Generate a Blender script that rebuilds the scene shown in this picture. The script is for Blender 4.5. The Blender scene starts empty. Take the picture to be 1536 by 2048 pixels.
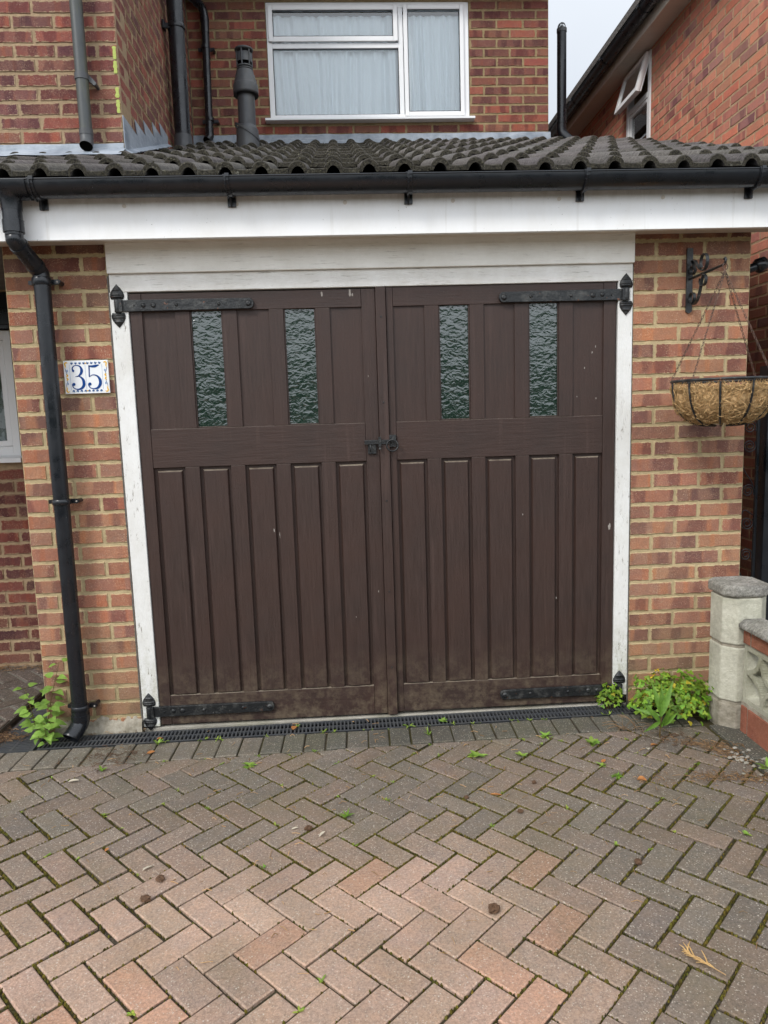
import bpy, math, random
from math import sin, cos, pi, sqrt, radians as R
from mathutils import Vector, Matrix, noise as mnoise

S = bpy.context.scene
col = S.collection
random.seed(7)

# ------------------------------------------------------------------ camera
F, CX, CY, CZ, YAW, PIT, ROL = 1441.8, 1.0091, -3.3177, 1.4385, .0505, .1323, .0314
cam_d = bpy.data.cameras.new('camera')
cam = bpy.data.objects.new('camera', cam_d); col.objects.link(cam)
cam_d.sensor_fit = 'VERTICAL'; cam_d.sensor_height = 24; cam_d.lens = F/2048*24
cam_d.clip_start = .05; cam_d.clip_end = 2000
fw = Vector((sin(YAW)*cos(PIT), cos(YAW)*cos(PIT), -sin(PIT)))
rt = Vector((cos(YAW), -sin(YAW), 0)); up = Vector((sin(YAW)*sin(PIT), cos(YAW)*sin(PIT), cos(PIT)))
r2 = rt*cos(ROL) - up*sin(ROL); u2 = rt*sin(ROL) + up*cos(ROL)
cam.matrix_world = Matrix(((r2.x, u2.x, -fw.x, CX), (r2.y, u2.y, -fw.y, CY), (r2.z, u2.z, -fw.z, CZ), (0, 0, 0, 1)))
S.camera = cam

# ------------------------------------------------------------------ light
SUN_EL, SUN_AZ = 42, 222        # azimuth clockwise from +Y
W = bpy.data.worlds.new('World'); S.world = W; W.use_nodes = True
nt = W.node_tree; nt.nodes.clear()
out = nt.nodes.new('ShaderNodeOutputWorld'); bg = nt.nodes.new('ShaderNodeBackground')
sky = nt.nodes.new('ShaderNodeTexSky'); sky.sky_type = 'NISHITA'; sky.sun_disc = False
sky.sun_elevation = R(SUN_EL); sky.sun_rotation = R(SUN_AZ)
bg.inputs['Strength'].default_value = .1
tc = nt.nodes.new('ShaderNodeTexCoord'); sp = nt.nodes.new('ShaderNodeSeparateXYZ')
nt.links.new(tc.outputs['Generated'], sp.inputs[0])
mx = nt.nodes.new('ShaderNodeMath'); mx.operation = 'MAXIMUM'; nt.links.new(sp.outputs['Z'], mx.inputs[0]); mx.inputs[1].default_value = 0
ov = nt.nodes.new('ShaderNodeMath'); ov.operation = 'MULTIPLY_ADD'; nt.links.new(mx.outputs[0], ov.inputs[0])
ov.inputs[1].default_value = 4.0          # brighter overcast overhead
yg = nt.nodes.new('ShaderNodeMath'); yg.operation = 'MULTIPLY_ADD'; nt.links.new(sp.outputs['Y'], yg.inputs[0]); yg.inputs[1].default_value = -3.3; yg.inputs[2].default_value = 5.9
nt.links.new(yg.outputs[0], ov.inputs[2])                                     # and towards the sun side
cn = nt.nodes.new('ShaderNodeTexNoise'); cn.inputs['Scale'].default_value = 1.6; cn.inputs['Detail'].default_value = 5
nt.links.new(tc.outputs['Generated'], cn.inputs['Vector'])
cr = nt.nodes.new('ShaderNodeMapRange'); cr.inputs[1].default_value = .3; cr.inputs[2].default_value = .7; cr.inputs[3].default_value = .9; cr.inputs[4].default_value = 1.1
nt.links.new(cn.outputs['Fac'], cr.inputs[0])
mu = nt.nodes.new('ShaderNodeMath'); mu.operation = 'MULTIPLY'; nt.links.new(ov.outputs[0], mu.inputs[0]); nt.links.new(cr.outputs[0], mu.inputs[1])
cc = nt.nodes.new('ShaderNodeCombineColor')
for i, k in enumerate((.935, .985, 1.05)):
    m = nt.nodes.new('ShaderNodeMath'); m.operation = 'MULTIPLY'; nt.links.new(mu.outputs[0], m.inputs[0]); m.inputs[1].default_value = k
    nt.links.new(m.outputs[0], cc.inputs[i])
mixs = nt.nodes.new('ShaderNodeMixRGB'); mixs.inputs[0].default_value = .9
nt.links.new(sky.outputs[0], mixs.inputs[1]); nt.links.new(cc.outputs[0], mixs.inputs[2])
nt.links.new(mixs.outputs[0], bg.inputs['Color']); nt.links.new(bg.outputs[0], out.inputs[0])
sd = bpy.data.lights.new('sun', 'SUN'); sd.energy = 1.1; sd.angle = R(14); sd.color = (1, .97, .92)
so = bpy.data.objects.new('sun', sd); col.objects.link(so)
d = Vector((sin(R(SUN_AZ))*cos(R(SUN_EL)), cos(R(SUN_AZ))*cos(R(SUN_EL)), sin(R(SUN_EL))))
so.rotation_euler = d.to_track_quat('Z', 'Y').to_euler(); so.location = (0, -5, 8)
S.view_settings.view_transform = 'Standard'; S.view_settings.look = 'None'
S.view_settings.exposure = 0.92; S.view_settings.gamma = 1
S.cycles.use_denoising = True

# ------------------------------------------------------------------ helpers
def lin(*c):
    if len(c) == 1: c = c[0]
    f = lambda v: v/12.92 if v <= .04045 else ((v+.055)/1.055)**2.4
    return tuple(f(v/255) for v in c)

class MB:
    def __init__(s): s.v = []; s.f = []; s.uv = []; s.ca = []; s.cb = []; s.mi = []; s.sm = []
    def face(s, pts, uv=None, ca=None, cb=None, mi=0, smooth=False):
        n = len(s.v); s.v += [tuple(p) for p in pts]; s.f.append(tuple(range(n, n+len(pts))))
        s.uv.append(uv or [(0, 0)]*len(pts)); s.ca.append(ca or (1, 1, 1)); s.cb.append(cb or (1, 1, 1)); s.mi.append(mi); s.sm.append(smooth)
    def grid(s, rows, smooth=True, closed=False, ca=None, cb=None, mi=0, flip=False):
        n = len(s.v); w = len(rows[0])
        for r in rows: s.v += [tuple(p) for p in r]
        for i in range(len(rows)-1):
            for j in range(w if closed else w-1):
                k = (j+1) % w
                q = (n+i*w+j, n+i*w+k, n+(i+1)*w+k, n+(i+1)*w+j)
                s.f.append(q[::-1] if flip else q)
                s.uv.append([(0, 0)]*4); s.ca.append(ca or (1, 1, 1)); s.cb.append(cb or (1, 1, 1)); s.mi.append(mi); s.sm.append(smooth)
    def box(s, x0, y0, z0, x1, y1, z1, **k):
        a = [(x0, y0, z0), (x1, y0, z0), (x1, y1, z0), (x0, y1, z0), (x0, y0, z1), (x1, y0, z1), (x1, y1, z1), (x0, y1, z1)]
        n = len(s.v); s.v += a
        for q in ((0, 3, 2, 1), (4, 5, 6, 7), (0, 1, 5, 4), (1, 2, 6, 5), (2, 3, 7, 6), (3, 0, 4, 7)):
            s.f.append(tuple(n+i for i in q)); s.uv.append([(0, 0)]*4)
            s.ca.append(k.get('ca') or (1, 1, 1)); s.cb.append(k.get('cb') or (1, 1, 1)); s.mi.append(k.get('mi', 0)); s.sm.append(False)
    def prism(s, poly, axis, a, b, mi=0, ca=None):
        """poly: 2-D points; axis 'y': poly in (x,z) extruded in y a..b; 'x': (y,z); 'z': (x,y)"""
        def P(p, t):
            return {'y': (p[0], t, p[1]), 'x': (t, p[0], p[1]), 'z': (p[0], p[1], t)}[axis]
        A = [P(p, a) for p in poly]; B = [P(p, b) for p in poly]
        s.face(A, mi=mi, ca=ca); s.face(B[::-1], mi=mi, ca=ca)
        for i in range(len(poly)):
            j = (i+1) % len(poly); s.face([A[j], A[i], B[i], B[j]], mi=mi, ca=ca)
    def tube(s, pts, r, n=10, cap=True, ca=None, mi=0, smooth=True, twist=0):
        pts = [Vector(p) for p in pts]; rr = r if hasattr(r, '__len__') else [r]*len(pts)
        rows = []; ref = None
        for i, p in enumerate(pts):
            t = (pts[min(i+1, len(pts)-1)] - pts[max(i-1, 0)]).normalized()
            if ref is None:
                ref = Vector((0, 0, 1)) if abs(t.z) < .9 else Vector((1, 0, 0))
            a = (ref - t*ref.dot(t)).normalized(); ref = a; b = t.cross(a)
            rows.append([p + (a*cos(2*pi*j/n+twist) + b*sin(2*pi*j/n+twist))*rr[i] for j in range(n)])
        s.grid(rows, smooth, True, ca=ca, mi=mi)
        if cap:
            s.face(rows[0][::-1], ca=ca, mi=mi); s.face(rows[-1], ca=ca, mi=mi)
    def ribbon(s, pts, widths, nrm, th, ca=None, mi=0):
        """flat bar bent along pts: width along nrm, thickness th"""
        pts = [Vector(p) for p in pts]; nrm = Vector(nrm).normalized()
        w = widths if hasattr(widths, '__len__') else [widths]*len(pts); rows = []
        for i, p in enumerate(pts):
            t = (pts[min(i+1, len(pts)-1)] - pts[max(i-1, 0)]).normalized(); b = t.cross(nrm).normalized()
            rows.append([p + nrm*w[i]/2 + b*th/2, p - nrm*w[i]/2 + b*th/2, p - nrm*w[i]/2 - b*th/2, p + nrm*w[i]/2 - b*th/2])
        s.grid(rows, False, True, ca=ca, mi=mi); s.face(rows[0][::-1], ca=ca); s.face(rows[-1], ca=ca)
    def lathe(s, c, prof, n=24, ca=None, mi=0, smooth=True):
        rows = [[(c[0]+r*cos(2*pi*j/n), c[1]+r*sin(2*pi*j/n), c[2]+z) for j in range(n)] for r, z in prof]
        s.grid(rows, smooth, True, ca=ca, mi=mi)
    def build(s, name, mats, parent=None, bevel=0, auto=False):
        me = bpy.data.meshes.new(name); me.from_pydata(s.v, [], s.f)
        if not isinstance(mats, (list, tuple)): mats = [mats]
        for m in mats: me.materials.append(m)
        uvl = me.uv_layers.new(name='UVMap'); flat = []
        for u in s.uv:
            for a in u: flat += [a[0], a[1]]
        uvl.data.foreach_set('uv', flat)
        for nm, L in (('ca', s.ca), ('cb', s.cb)):
            at = me.color_attributes.new(nm, 'FLOAT_COLOR', 'CORNER'); fl = []
            for f, c in zip(s.f, L): fl += [c[0], c[1], c[2], 1.0]*len(f)
            at.data.foreach_set('color', fl)
        me.polygons.foreach_set('material_index', s.mi); me.polygons.foreach_set('use_smooth', s.sm)
        me.update(); me.validate()
        o = bpy.data.objects.new(name, me); col.objects.link(o)
        if parent is not None: o.parent = parent
        if bevel:
            w = o.modifiers.new('weld', 'WELD'); w.merge_threshold = 1e-5
            b = o.modifiers.new('bevel', 'BEVEL'); b.width = bevel; b.segments = 2; b.limit_method = 'ANGLE'; b.angle_limit = R(35)
        return o

def tag(o, label=None, cat=None, group=None, kind=None):
    if label: o['label'] = label
    if cat: o['category'] = cat
    if group: o['group'] = group
    if kind: o['kind'] = kind
    return o
def thing(name, label, cat, group=None, loc=(0, 0, 0)):
    o = bpy.data.objects.new(name, None); o.empty_display_size = .1; o.location = loc; col.objects.link(o)
    return tag(o, label, cat, group)
def copy_tree(o, parent=None):
    c = o.copy(); col.objects.link(c)
    if parent: c.parent = parent
    for ch in list(o.children): copy_tree(ch, c)
    return c
def catmull(P, n=6):
    P = [Vector(p) for p in P]; Q = [P[0]*2-P[1]] + P + [P[-1]*2-P[-2]]; o = []
    for i in range(1, len(Q)-2):
        for k in range(n):
            t = k/n; a, b, c, d_ = Q[i-1], Q[i], Q[i+1], Q[i+2]
            o.append(.5*((2*b) + (c-a)*t + (2*a-5*b+4*c-d_)*t*t + (3*b-a-3*c+d_)*t**3))
    o.append(P[-1]); return o
def rnd(a, b): return random.uniform(a, b)
def jc(c, a=.06, h=.02):
    k = 1+rnd(-a, a); return tuple(max(0, v*k*(1+rnd(-h, h))) for v in c)

# ------------------------------------------------------------------ materials
class M:
    def __init__(s, name, rough=.6, base=(.5, .5, .5), spec=.5, metal=0):
        s.m = bpy.data.materials.new(name); s.m.use_nodes = True; s.t = s.m.node_tree; s.t.nodes.clear()
        s.out = s.n('ShaderNodeOutputMaterial'); s.b = s.n('ShaderNodeBsdfPrincipled'); s.l(s.b.outputs[0], s.out.inputs[0])
        s.b.inputs['Base Color'].default_value = (*base, 1); s.b.inputs['Roughness'].default_value = rough
        s.b.inputs['Specular IOR Level'].default_value = spec; s.b.inputs['Metallic'].default_value = metal
    def n(s, t, **k):
        x = s.t.nodes.new(t)
        for a, b in k.items(): setattr(x, a, b)
        return x
    def l(s, a, b): s.t.links.new(a, b)
    def set(s, inp, v):
        if hasattr(v, 'is_output') or hasattr(v, 'links'): s.l(v, inp)
        elif isinstance(v, (tuple, list)) and len(v) == 3 and inp.type == 'RGBA': inp.default_value = (*v, 1)
        else: inp.default_value = v
    def obj(s, scale=(1, 1, 1)):
        t = s.n('ShaderNodeTexCoord'); m = s.n('ShaderNodeMapping'); m.inputs['Scale'].default_value = scale
        s.l(t.outputs['Object'], m.inputs[0]); return m.outputs[0]
    def noise(s, vec, scale, detail=4, rough=.55, dist=0):
        x = s.n('ShaderNodeTexNoise'); s.l(vec, x.inputs['Vector']); x.inputs['Scale'].default_value = scale
        x.inputs['Detail'].default_value = detail; x.inputs['Roughness'].default_value = rough; x.inputs['Distortion'].default_value = dist
        return x.outputs['Fac']
    def voro(s, vec, scale, feature='F1', out='Distance'):
        x = s.n('ShaderNodeTexVoronoi'); x.feature = feature; s.l(vec, x.inputs['Vector']); x.inputs['Scale'].default_value = scale
        return x.outputs[out]
    def rng(s, v, a, b, c=0, d=1):
        x = s.n('ShaderNodeMapRange'); s.l(v, x.inputs[0])
        for i, q in enumerate((a, b, c, d)): x.inputs[i+1].default_value = q
        return x.outputs[0]
    def math(s, op, a, b=0, c=None):
        x = s.n('ShaderNodeMath', operation=op); s.set(x.inputs[0], a); s.set(x.inputs[1], b)
        if c is not None: s.set(x.inputs[2], c)
        return x.outputs[0]
    def mix(s, f, a, b, mode='MIX'):
        x = s.n('ShaderNodeMixRGB', blend_type=mode); s.set(x.inputs[0], f); s.set(x.inputs[1], a); s.set(x.inputs[2], b)
        return x.outputs[0]
    def attr(s, name):
        x = s.n('ShaderNodeAttribute'); x.attribute_name = name; return x.outputs['Color']
    def col(s, v): s.set(s.b.inputs['Base Color'], v); return s
    def bump(s, h, dist=.002, strength=1):
        x = s.n('ShaderNodeBump'); x.inputs['Distance'].default_value = dist; x.inputs['Strength'].default_value = strength
        s.l(h, x.inputs['Height']); s.l(x.outputs[0], s.b.inputs['Normal']); return x
    def upness(s):
        g = s.n('ShaderNodeNewGeometry'); p = s.n('ShaderNodeSeparateXYZ'); s.l(g.outputs['Normal'], p.inputs[0]); return p.outputs['Z']
    def posz(s):
        p = s.n('ShaderNodeSeparateXYZ'); s.l(s.obj(), p.inputs[0]); return p.outputs['Z']

def brick_mat(name, mortar, smear=.5, grit=1.0, streak=False):
    m = M(name, .93, spec=.25); o = m.obj()
    uv = m.n('ShaderNodeUVMap'); uv.uv_map = 'UVMap'; sep = m.n('ShaderNodeSeparateXYZ'); m.l(uv.outputs[0], sep.inputs[0])
    # dark / light kiss-mark bands along the brick : one random offset per brick carried in 'cb'
    off = m.n('ShaderNodeSeparateColor'); m.l(m.attr('cb'), off.inputs[0])
    cx = m.n('ShaderNodeCombineXYZ'); m.l(m.math('MULTIPLY_ADD', sep.outputs[0], 9.0, m.math('MULTIPLY', off.outputs[0], 90)), cx.inputs[0])
    m.l(m.math('MULTIPLY', sep.outputs[1], 1.5), cx.inputs[1])
    band = m.rng(m.noise(cx.outputs[0], 1.0, 1.5, .4), .49, .54)
    band = m.math('MULTIPLY', band, off.outputs[1])
    dark = m.mix(1, m.attr('ca'), (.66, .62, .70), 'MULTIPLY')
    cy2 = m.n('ShaderNodeCombineXYZ'); m.l(m.math('MULTIPLY_ADD', sep.outputs[0], 11.0, m.math('MULTIPLY', off.outputs[0], 40)), cy2.inputs[0])
    warm = m.math('MULTIPLY', m.rng(m.noise(cy2.outputs[0], 1.0, 1.5, .4), .55, .60), .8*grit)
    c = m.mix(warm, m.attr('ca'), m.mix(1, m.attr('ca'), (1.16, 1.0, .84), 'MULTIPLY')); c = m.mix(band, c, dark)
    blot = m.noise(o, 28, 5, .65)
    c = m.mix(m.rng(blot, .35, .7, 0, .55), c, m.mix(1, c, (1.35, 1.12, .92), 'MULTIPLY'))
    fine = m.noise(o, 150, 4, .8)
    c = m.mix(m.rng(fine, .32, .68, 0, .6*grit), m.mix(1, c, (1.18, 1.18, 1.18), 'MULTIPLY'), m.mix(1, c, (.6, .58, .58), 'MULTIPLY'))
    sp = m.rng(m.voro(o, 115), .08, .22, 1, 0)
    spm = m.math('MULTIPLY', sp, m.rng(m.noise(o, 9, 2), .5, .62))
    c = m.mix(m.math('MULTIPLY', spm, .75*grit), c, (.70, .56, .42))
    sp2 = m.math('MULTIPLY', m.rng(m.voro(o, 230), .16, .36, 1, 0), m.rng(m.noise(o, 16, 3), .44, .58)); c = m.mix(m.math('MULTIPLY', sp2, .62*grit), c, (.66, .44, .28))
    # mortar smeared over ragged arrises : uv is in metres, cb.b = brick length
    U = sep.outputs[0]; V = sep.outputs[1]
    dv = m.math('MINIMUM', V, m.math('SUBTRACT', .0635, V)); du = m.math('MINIMUM', U, m.math('SUBTRACT', off.outputs[2], U))
    dd = m.math('MINIMUM', du, dv)
    rag = m.math('MULTIPLY', m.rng(m.noise(o, 48, 5, .75), .36, .72), .0082*smear*2)
    f = m.rng(m.math('SUBTRACT', dd, rag), -.0006, .0010, 1, 0)
    f = m.math('MULTIPLY', f, m.rng(m.noise(o, 6, 2), .35, .5, .45, .95))
    c = m.mix(f, c, m.mix(m.noise(o, 60, 3), tuple(v*.8 for v in mortar), mortar))
    stain = m.rng(m.noise(o, 2.1, 4, .6), .35, .7, 0, .32)
    c = m.mix(stain, c, m.mix(1, c, (.72, .68, .62), 'MULTIPLY'))
    if streak:
        zb = m.rng(m.posz(), .0, .42, 1, 0)
        g = m.math('MULTIPLY', zb, m.rng(m.noise(o, 7, 4), .3, .65))
        c = m.mix(m.math('MULTIPLY', g, .65), c, (.19, .17, .085))
    m.col(c)
    h = m.math('ADD', m.math('MULTIPLY', m.noise(o, 120, 5, .7), 1.0), m.math('MULTIPLY', blot, 1.2))
    m.bump(h, .0035, .9)
    return m.m
def mortar_mat(name, c0, green=False):
    m = M(name, .95, spec=.2); o = m.obj()
    c = m.mix(m.rng(m.noise(o, 30, 5, .7), .3, .7), tuple(v*.70 for v in c0), tuple(min(1, v*1.12) for v in c0))
    c = m.mix(m.rng(m.noise(o, 2.5, 4), .4, .7, 0, .4), c, tuple(v*.55 for v in c0))
    c = m.mix(m.math('MULTIPLY', m.rng(m.voro(o, 220), .05, .16, 1, 0), .5), c, tuple(v*.45 for v in c0))
    if green:
        g = m.math('MULTIPLY', m.rng(m.posz(), 0, .35, 1, 0), m.rng(m.noise(o, 8, 4), .35, .6))
        c = m.mix(m.math('MULTIPLY', g, .7), c, (.16, .15, .06))
    m.col(c); m.bump(m.noise(o, 160, 5, .75), .004, 1)
    return m.m

MORT_P = (.54, .43, .25); MORT_H = (.40, .29, .18); MORT_R = (.34, .255, .14); MORT_N = (.50, .34, .21)
MAT = {}
MAT['bP'] = brick_mat('garage_brick', MORT_P, .55, 1.1, True); MAT['mP'] = mortar_mat('garage_mortar', MORT_P, True)
MAT['bH'] = brick_mat('house_brick', MORT_H, .9, .9); MAT['mH'] = mortar_mat('house_mortar', MORT_H)
MAT['bR'] = brick_mat('house_rear_brick', MORT_R, .55, .6); MAT['mR'] = mortar_mat('house_rear_mortar', MORT_R)
MAT['bN'] = brick_mat('neighbour_brick', MORT_N, .3, .3); MAT['mN'] = mortar_mat('neighbour_mortar', MORT_N)

def paint_mat(name, c0, grain, rough=.5, wear=.3, spec=.4):
    m = M(name, rough, spec=spec); o = m.obj(grain)
    o1 = m.obj()
    g = m.noise(o, 1, 6, .65); big = m.noise(o1, 3.2, 5, .6)
    c = m.mix(m.rng(g, .3, .7), tuple(v*.78 for v in c0), tuple(v*1.2 for v in c0))
    c = m.mix(m.rng(big, .35, .7, 0, .5), c, tuple(v*q for v, q in zip(c0, (1.45, 1.15, 1.0))))
    sp = m.math('MULTIPLY', m.rng(m.voro(o1, 38), .012, .05, 1, 0), m.rng(m.noise(o1, 5, 2), .52, .6))
    c = m.mix(m.math('MULTIPLY', sp, wear), c, (.42, .38, .34))
    # dust and algae on ledges and near the ground
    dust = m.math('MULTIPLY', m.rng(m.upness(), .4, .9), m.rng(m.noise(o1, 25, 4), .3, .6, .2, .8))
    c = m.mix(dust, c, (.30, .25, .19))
    low = m.math('MULTIPLY', m.rng(m.posz(), .02, .34, 1, 0), m.rng(m.noise(o1, 16, 6, .78), .44, .68))
    c = m.mix(m.math('MULTIPLY', low, .75), c, (.17, .13, .085))
    run = m.math('MULTIPLY', m.rng(m.noise(m.obj((34, 34, 1.4)), 1, 4, .6), .56, .68), m.rng(m.noise(o1, 2.2, 3), .4, .6)); c = m.mix(m.math('MULTIPLY', run, .30), c, tuple(v*2.6 for v in c0))
    scf = m.rng(m.noise(m.obj((1, 1, .35)), 60, 6, .85), .66, .70); c = m.mix(m.math('MULTIPLY', scf, m.rng(m.noise(o1, 3, 3), .45, .65, 0, .35)), c, (.28, .24, .21))
    m.col(c); m.set(m.b.inputs['Roughness'], m.rng(g, .2, .8, rough-.12, rough+.15))
    m.bump(m.math('ADD', g, m.math('MULTIPLY', m.noise(o1, 90, 4), .5)), .0016, .8)
    return m.m
DOORC = (.039, .0240, .0198)
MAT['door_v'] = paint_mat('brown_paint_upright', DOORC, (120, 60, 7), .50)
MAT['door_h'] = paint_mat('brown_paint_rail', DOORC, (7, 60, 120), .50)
def white_paint(name, base, crack=.5, grain=(60, 60, 60), dirt=.3):
    m = M(name, .55, spec=.4); o = m.obj(grain); o1 = m.obj()
    a = m.noise(o, 1, 6, .7); c = m.mix(m.rng(m.noise(o1, 5, 6, .7), .35, .75, 0, dirt), base, (.42, .38, .29))
    cr = m.math('MULTIPLY', m.rng(a, .36, .42, 1, 0), m.rng(m.noise(o1, 9, 4), .42, .60))
    c = m.mix(m.math('MULTIPLY', cr, crack), c, (.18, .15, .11))
    sp = m.rng(m.voro(o1, 45), .015, .05, 1, 0)
    c = m.mix(m.math('MULTIPLY', sp, m.rng(m.noise(o1, 3), .5, .62, 0, .6)), c, (.12, .09, .06))
    low = m.math('MULTIPLY', m.rng(m.posz(), .02, .5, 1, 0), m.rng(m.noise(o1, 18, 6, .8), .42, .62)); c = m.mix(m.math('MULTIPLY', low, .8), c, (.33, .32, .20))
    m.col(c); m.bump(a, .003, 1); return m.m
MAT['wood_white_v'] = white_paint('flaking_white_paint_post', (.78, .78, .76), .95, (110, 110, 24), .35)
MAT['wood_white_h'] = white_paint('old_cream_paint_board', (.90, .885, .83), .4, (10, 80, 150), .3)
MAT['head_white'] = white_paint('white_paint_head', (.82, .81, .78), .6, (10, 80, 150), .45)
def upvc(name, base=(.80, .80, .80), dirt=.25):
    m = M(name, .32, spec=.5); o = m.obj(); st = m.obj((5, 30, 1.2))
    c = m.mix(m.rng(m.noise(st, 1, 6, .7), .45, .75, 0, dirt), base, (.52, .48, .42))
    sp = m.math('MULTIPLY', m.rng(m.voro(o, 30), .012, .04, 1, 0), m.rng(m.noise(o, 4), .5, .6))
    c = m.mix(m.math('MULTIPLY', sp, .8), c, (.14, .11, .08))
    m.col(c); m.bump(m.noise(o, 8, 2), .001, .3); return m.m
def fascia_mat():
    m = M('white_fascia_board', .35, spec=.5); o = m.obj()
    c = m.mix(m.rng(m.noise(m.obj((4, 30, 1.5)), 1, 6, .75), .42, .75, 0, .35), (.87, .87, .865), (.64, .61, .54))
    grim = m.math('MULTIPLY', m.rng(m.posz(), 2.30, 2.36), m.rng(m.noise(m.obj((14, 14, 5)), 1, 6, .75), .35, .65, .1, .6)); c = m.mix(grim, c, (.42, .39, .33))
    dr_ = m.math('MULTIPLY', m.rng(m.noise(m.obj((26, 26, .9)), 1, 4, .6), .60, .70, 0, .35), m.rng(m.noise(o, 1.7, 3), .45, .6)); c = m.mix(dr_, c, (.40, .37, .30))
    sp = m.math('MULTIPLY', m.rng(m.voro(o, 42), .03, .10, 1, 0), m.rng(m.noise(o, 5, 3), .50, .60)); c = m.mix(m.math('MULTIPLY', sp, .85), c, (.12, .09, .06))
    m.col(c); m.bump(m.noise(o, 8, 2), .001, .3); return m.m
MAT['fascia'] = fascia_mat()
MAT['upvc'] = upvc('white_window_frame', (.80, .80, .80), .12)
MAT['upvc_dirty'] = upvc('grubby_white_board', (.62, .56, .48), .6)
def blackp(name, base=(.012, .013, .016), rough=.28, dirt=.3, dirtc=(.10, .10, .085)):
    m = M(name, rough, spec=.5); o = m.obj(); o2 = m.obj((14, 14, 3))
    c = m.mix(m.rng(m.noise(o2, 1, 5, .65), .45, .75, 0, dirt), base, dirtc)
    sp = m.math('MULTIPLY', m.rng(m.voro(o, 55), .02, .06, 1, 0), m.rng(m.noise(o, 6), .52, .6))
    c = m.mix(m.math('MULTIPLY', sp, .6), c, (.5, .5, .5))
    m.col(c); m.set(m.b.inputs['Roughness'], m.rng(m.noise(o, 14, 4), .3, .7, rough-.06, rough+.22))
    m.bump(m.noise(o, 20, 3), .001, .4); return m.m
MAT['pvc'] = blackp('black_plastic', (.0075, .009, .0125), .24, dirt=.04)
MAT['pvc_old'] = blackp('faded_algae_plastic', (.05, .055, .055), .35, .8, (.10, .10, .045))
MAT['pvc_grey'] = blackp('grey_plastic_flue', (.055, .058, .063), .42, .5, (.09, .085, .07))
def iron(name):
    m = M(name, .42, spec=.5); o = m.obj()
    c = m.mix(m.rng(m.noise(o, 24, 5, .7), .5, .68, 0, .8), (.010, .011, .012), (.075, .075, .07))
    c = m.mix(m.math('MULTIPLY', m.rng(m.noise(o, 46, 5, .75), .66, .74), .8), c, (.36, .33, .29))
    c = m.mix(m.math('MULTIPLY', m.rng(m.noise(o, 31, 3, .7), .66, .72), .8), c, (.20, .07, .03))
    m.col(c); m.bump(m.noise(o, 60, 5, .7), .003, 1); return m.m
MAT['iron'] = iron('black_painted_iron')
m = M('rusty_chain', .6); m.col(m.mix(m.rng(m.noise(m.obj(), 40, 4), .4, .7), (.05, .03, .022), (.16, .09, .06))); MAT['chain'] = m.m
def lead(name):
    m = M(name, .55, spec=.5); o = m.obj()
    c = m.mix(m.rng(m.noise(o, 5, 6, .7), .35, .65), (.17, .20, .24), (.36, .40, .45))
    c = m.mix(m.rng(m.noise(m.obj((3, 3, 30)), 1.6, 5, .75), .55, .75, 0, .7), c, (.62, .64, .66))
    m.col(c); m.bump(m.noise(o, 22, 4), .004, .7); return m.m
MAT['lead'] = lead('weathered_lead')
m = M('cement_fillet', .9); m.col(m.mix(m.rng(m.noise(m.obj(), 20, 5, .7), .3, .7), (.17, .145, .10), (.42, .38, .31))); m.bump(m.noise(m.obj(), 60, 5), .006, 1); MAT['cement'] = m.m
def tile_mat():
    m = M('concrete_roof_tile', .95, spec=.2); o = m.obj()
    c = m.mix(m.rng(m.noise(o, 60, 5, .75), .3, .7), (.10, .090, .083), (.30, .275, .26))
    c = m.mix(1, c, m.attr('ca'), 'MULTIPLY')
    c = m.mix(m.rng(m.noise(o, 95, 5, .85), .42, .62, 0, .8), c, m.mix(1, c, (.42, .42, .42), 'MULTIPLY'))
    # grime on the exposed leading edges, pale grit elsewhere
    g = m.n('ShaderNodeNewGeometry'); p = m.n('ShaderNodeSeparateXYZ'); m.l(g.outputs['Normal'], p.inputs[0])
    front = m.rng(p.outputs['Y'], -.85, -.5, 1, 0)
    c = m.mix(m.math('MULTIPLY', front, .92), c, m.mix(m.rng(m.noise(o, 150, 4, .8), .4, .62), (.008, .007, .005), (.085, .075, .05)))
    sp = m.math('MULTIPLY', m.rng(m.voro(o, 120), .05, .2, 1, 0), m.rng(m.noise(o, 14, 3), .5, .65))
    c = m.mix(m.math('MULTIPLY', sp, .8), c, (.40, .38, .32))
    lic = m.math('MULTIPLY', m.rng(m.noise(o, 44, 6, .8), .58, .66), m.rng(m.noise(o, 5, 3), .42, .58))
    c = m.mix(m.math('MULTIPLY', lic, .55), c, (.42, .40, .33))
    m.col(c); m.bump(m.math('ADD', m.noise(o, 150, 5, .8), m.noise(o, 40, 4, .7)), .014, 1); return m.m
MAT['tile'] = tile_mat()
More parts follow.
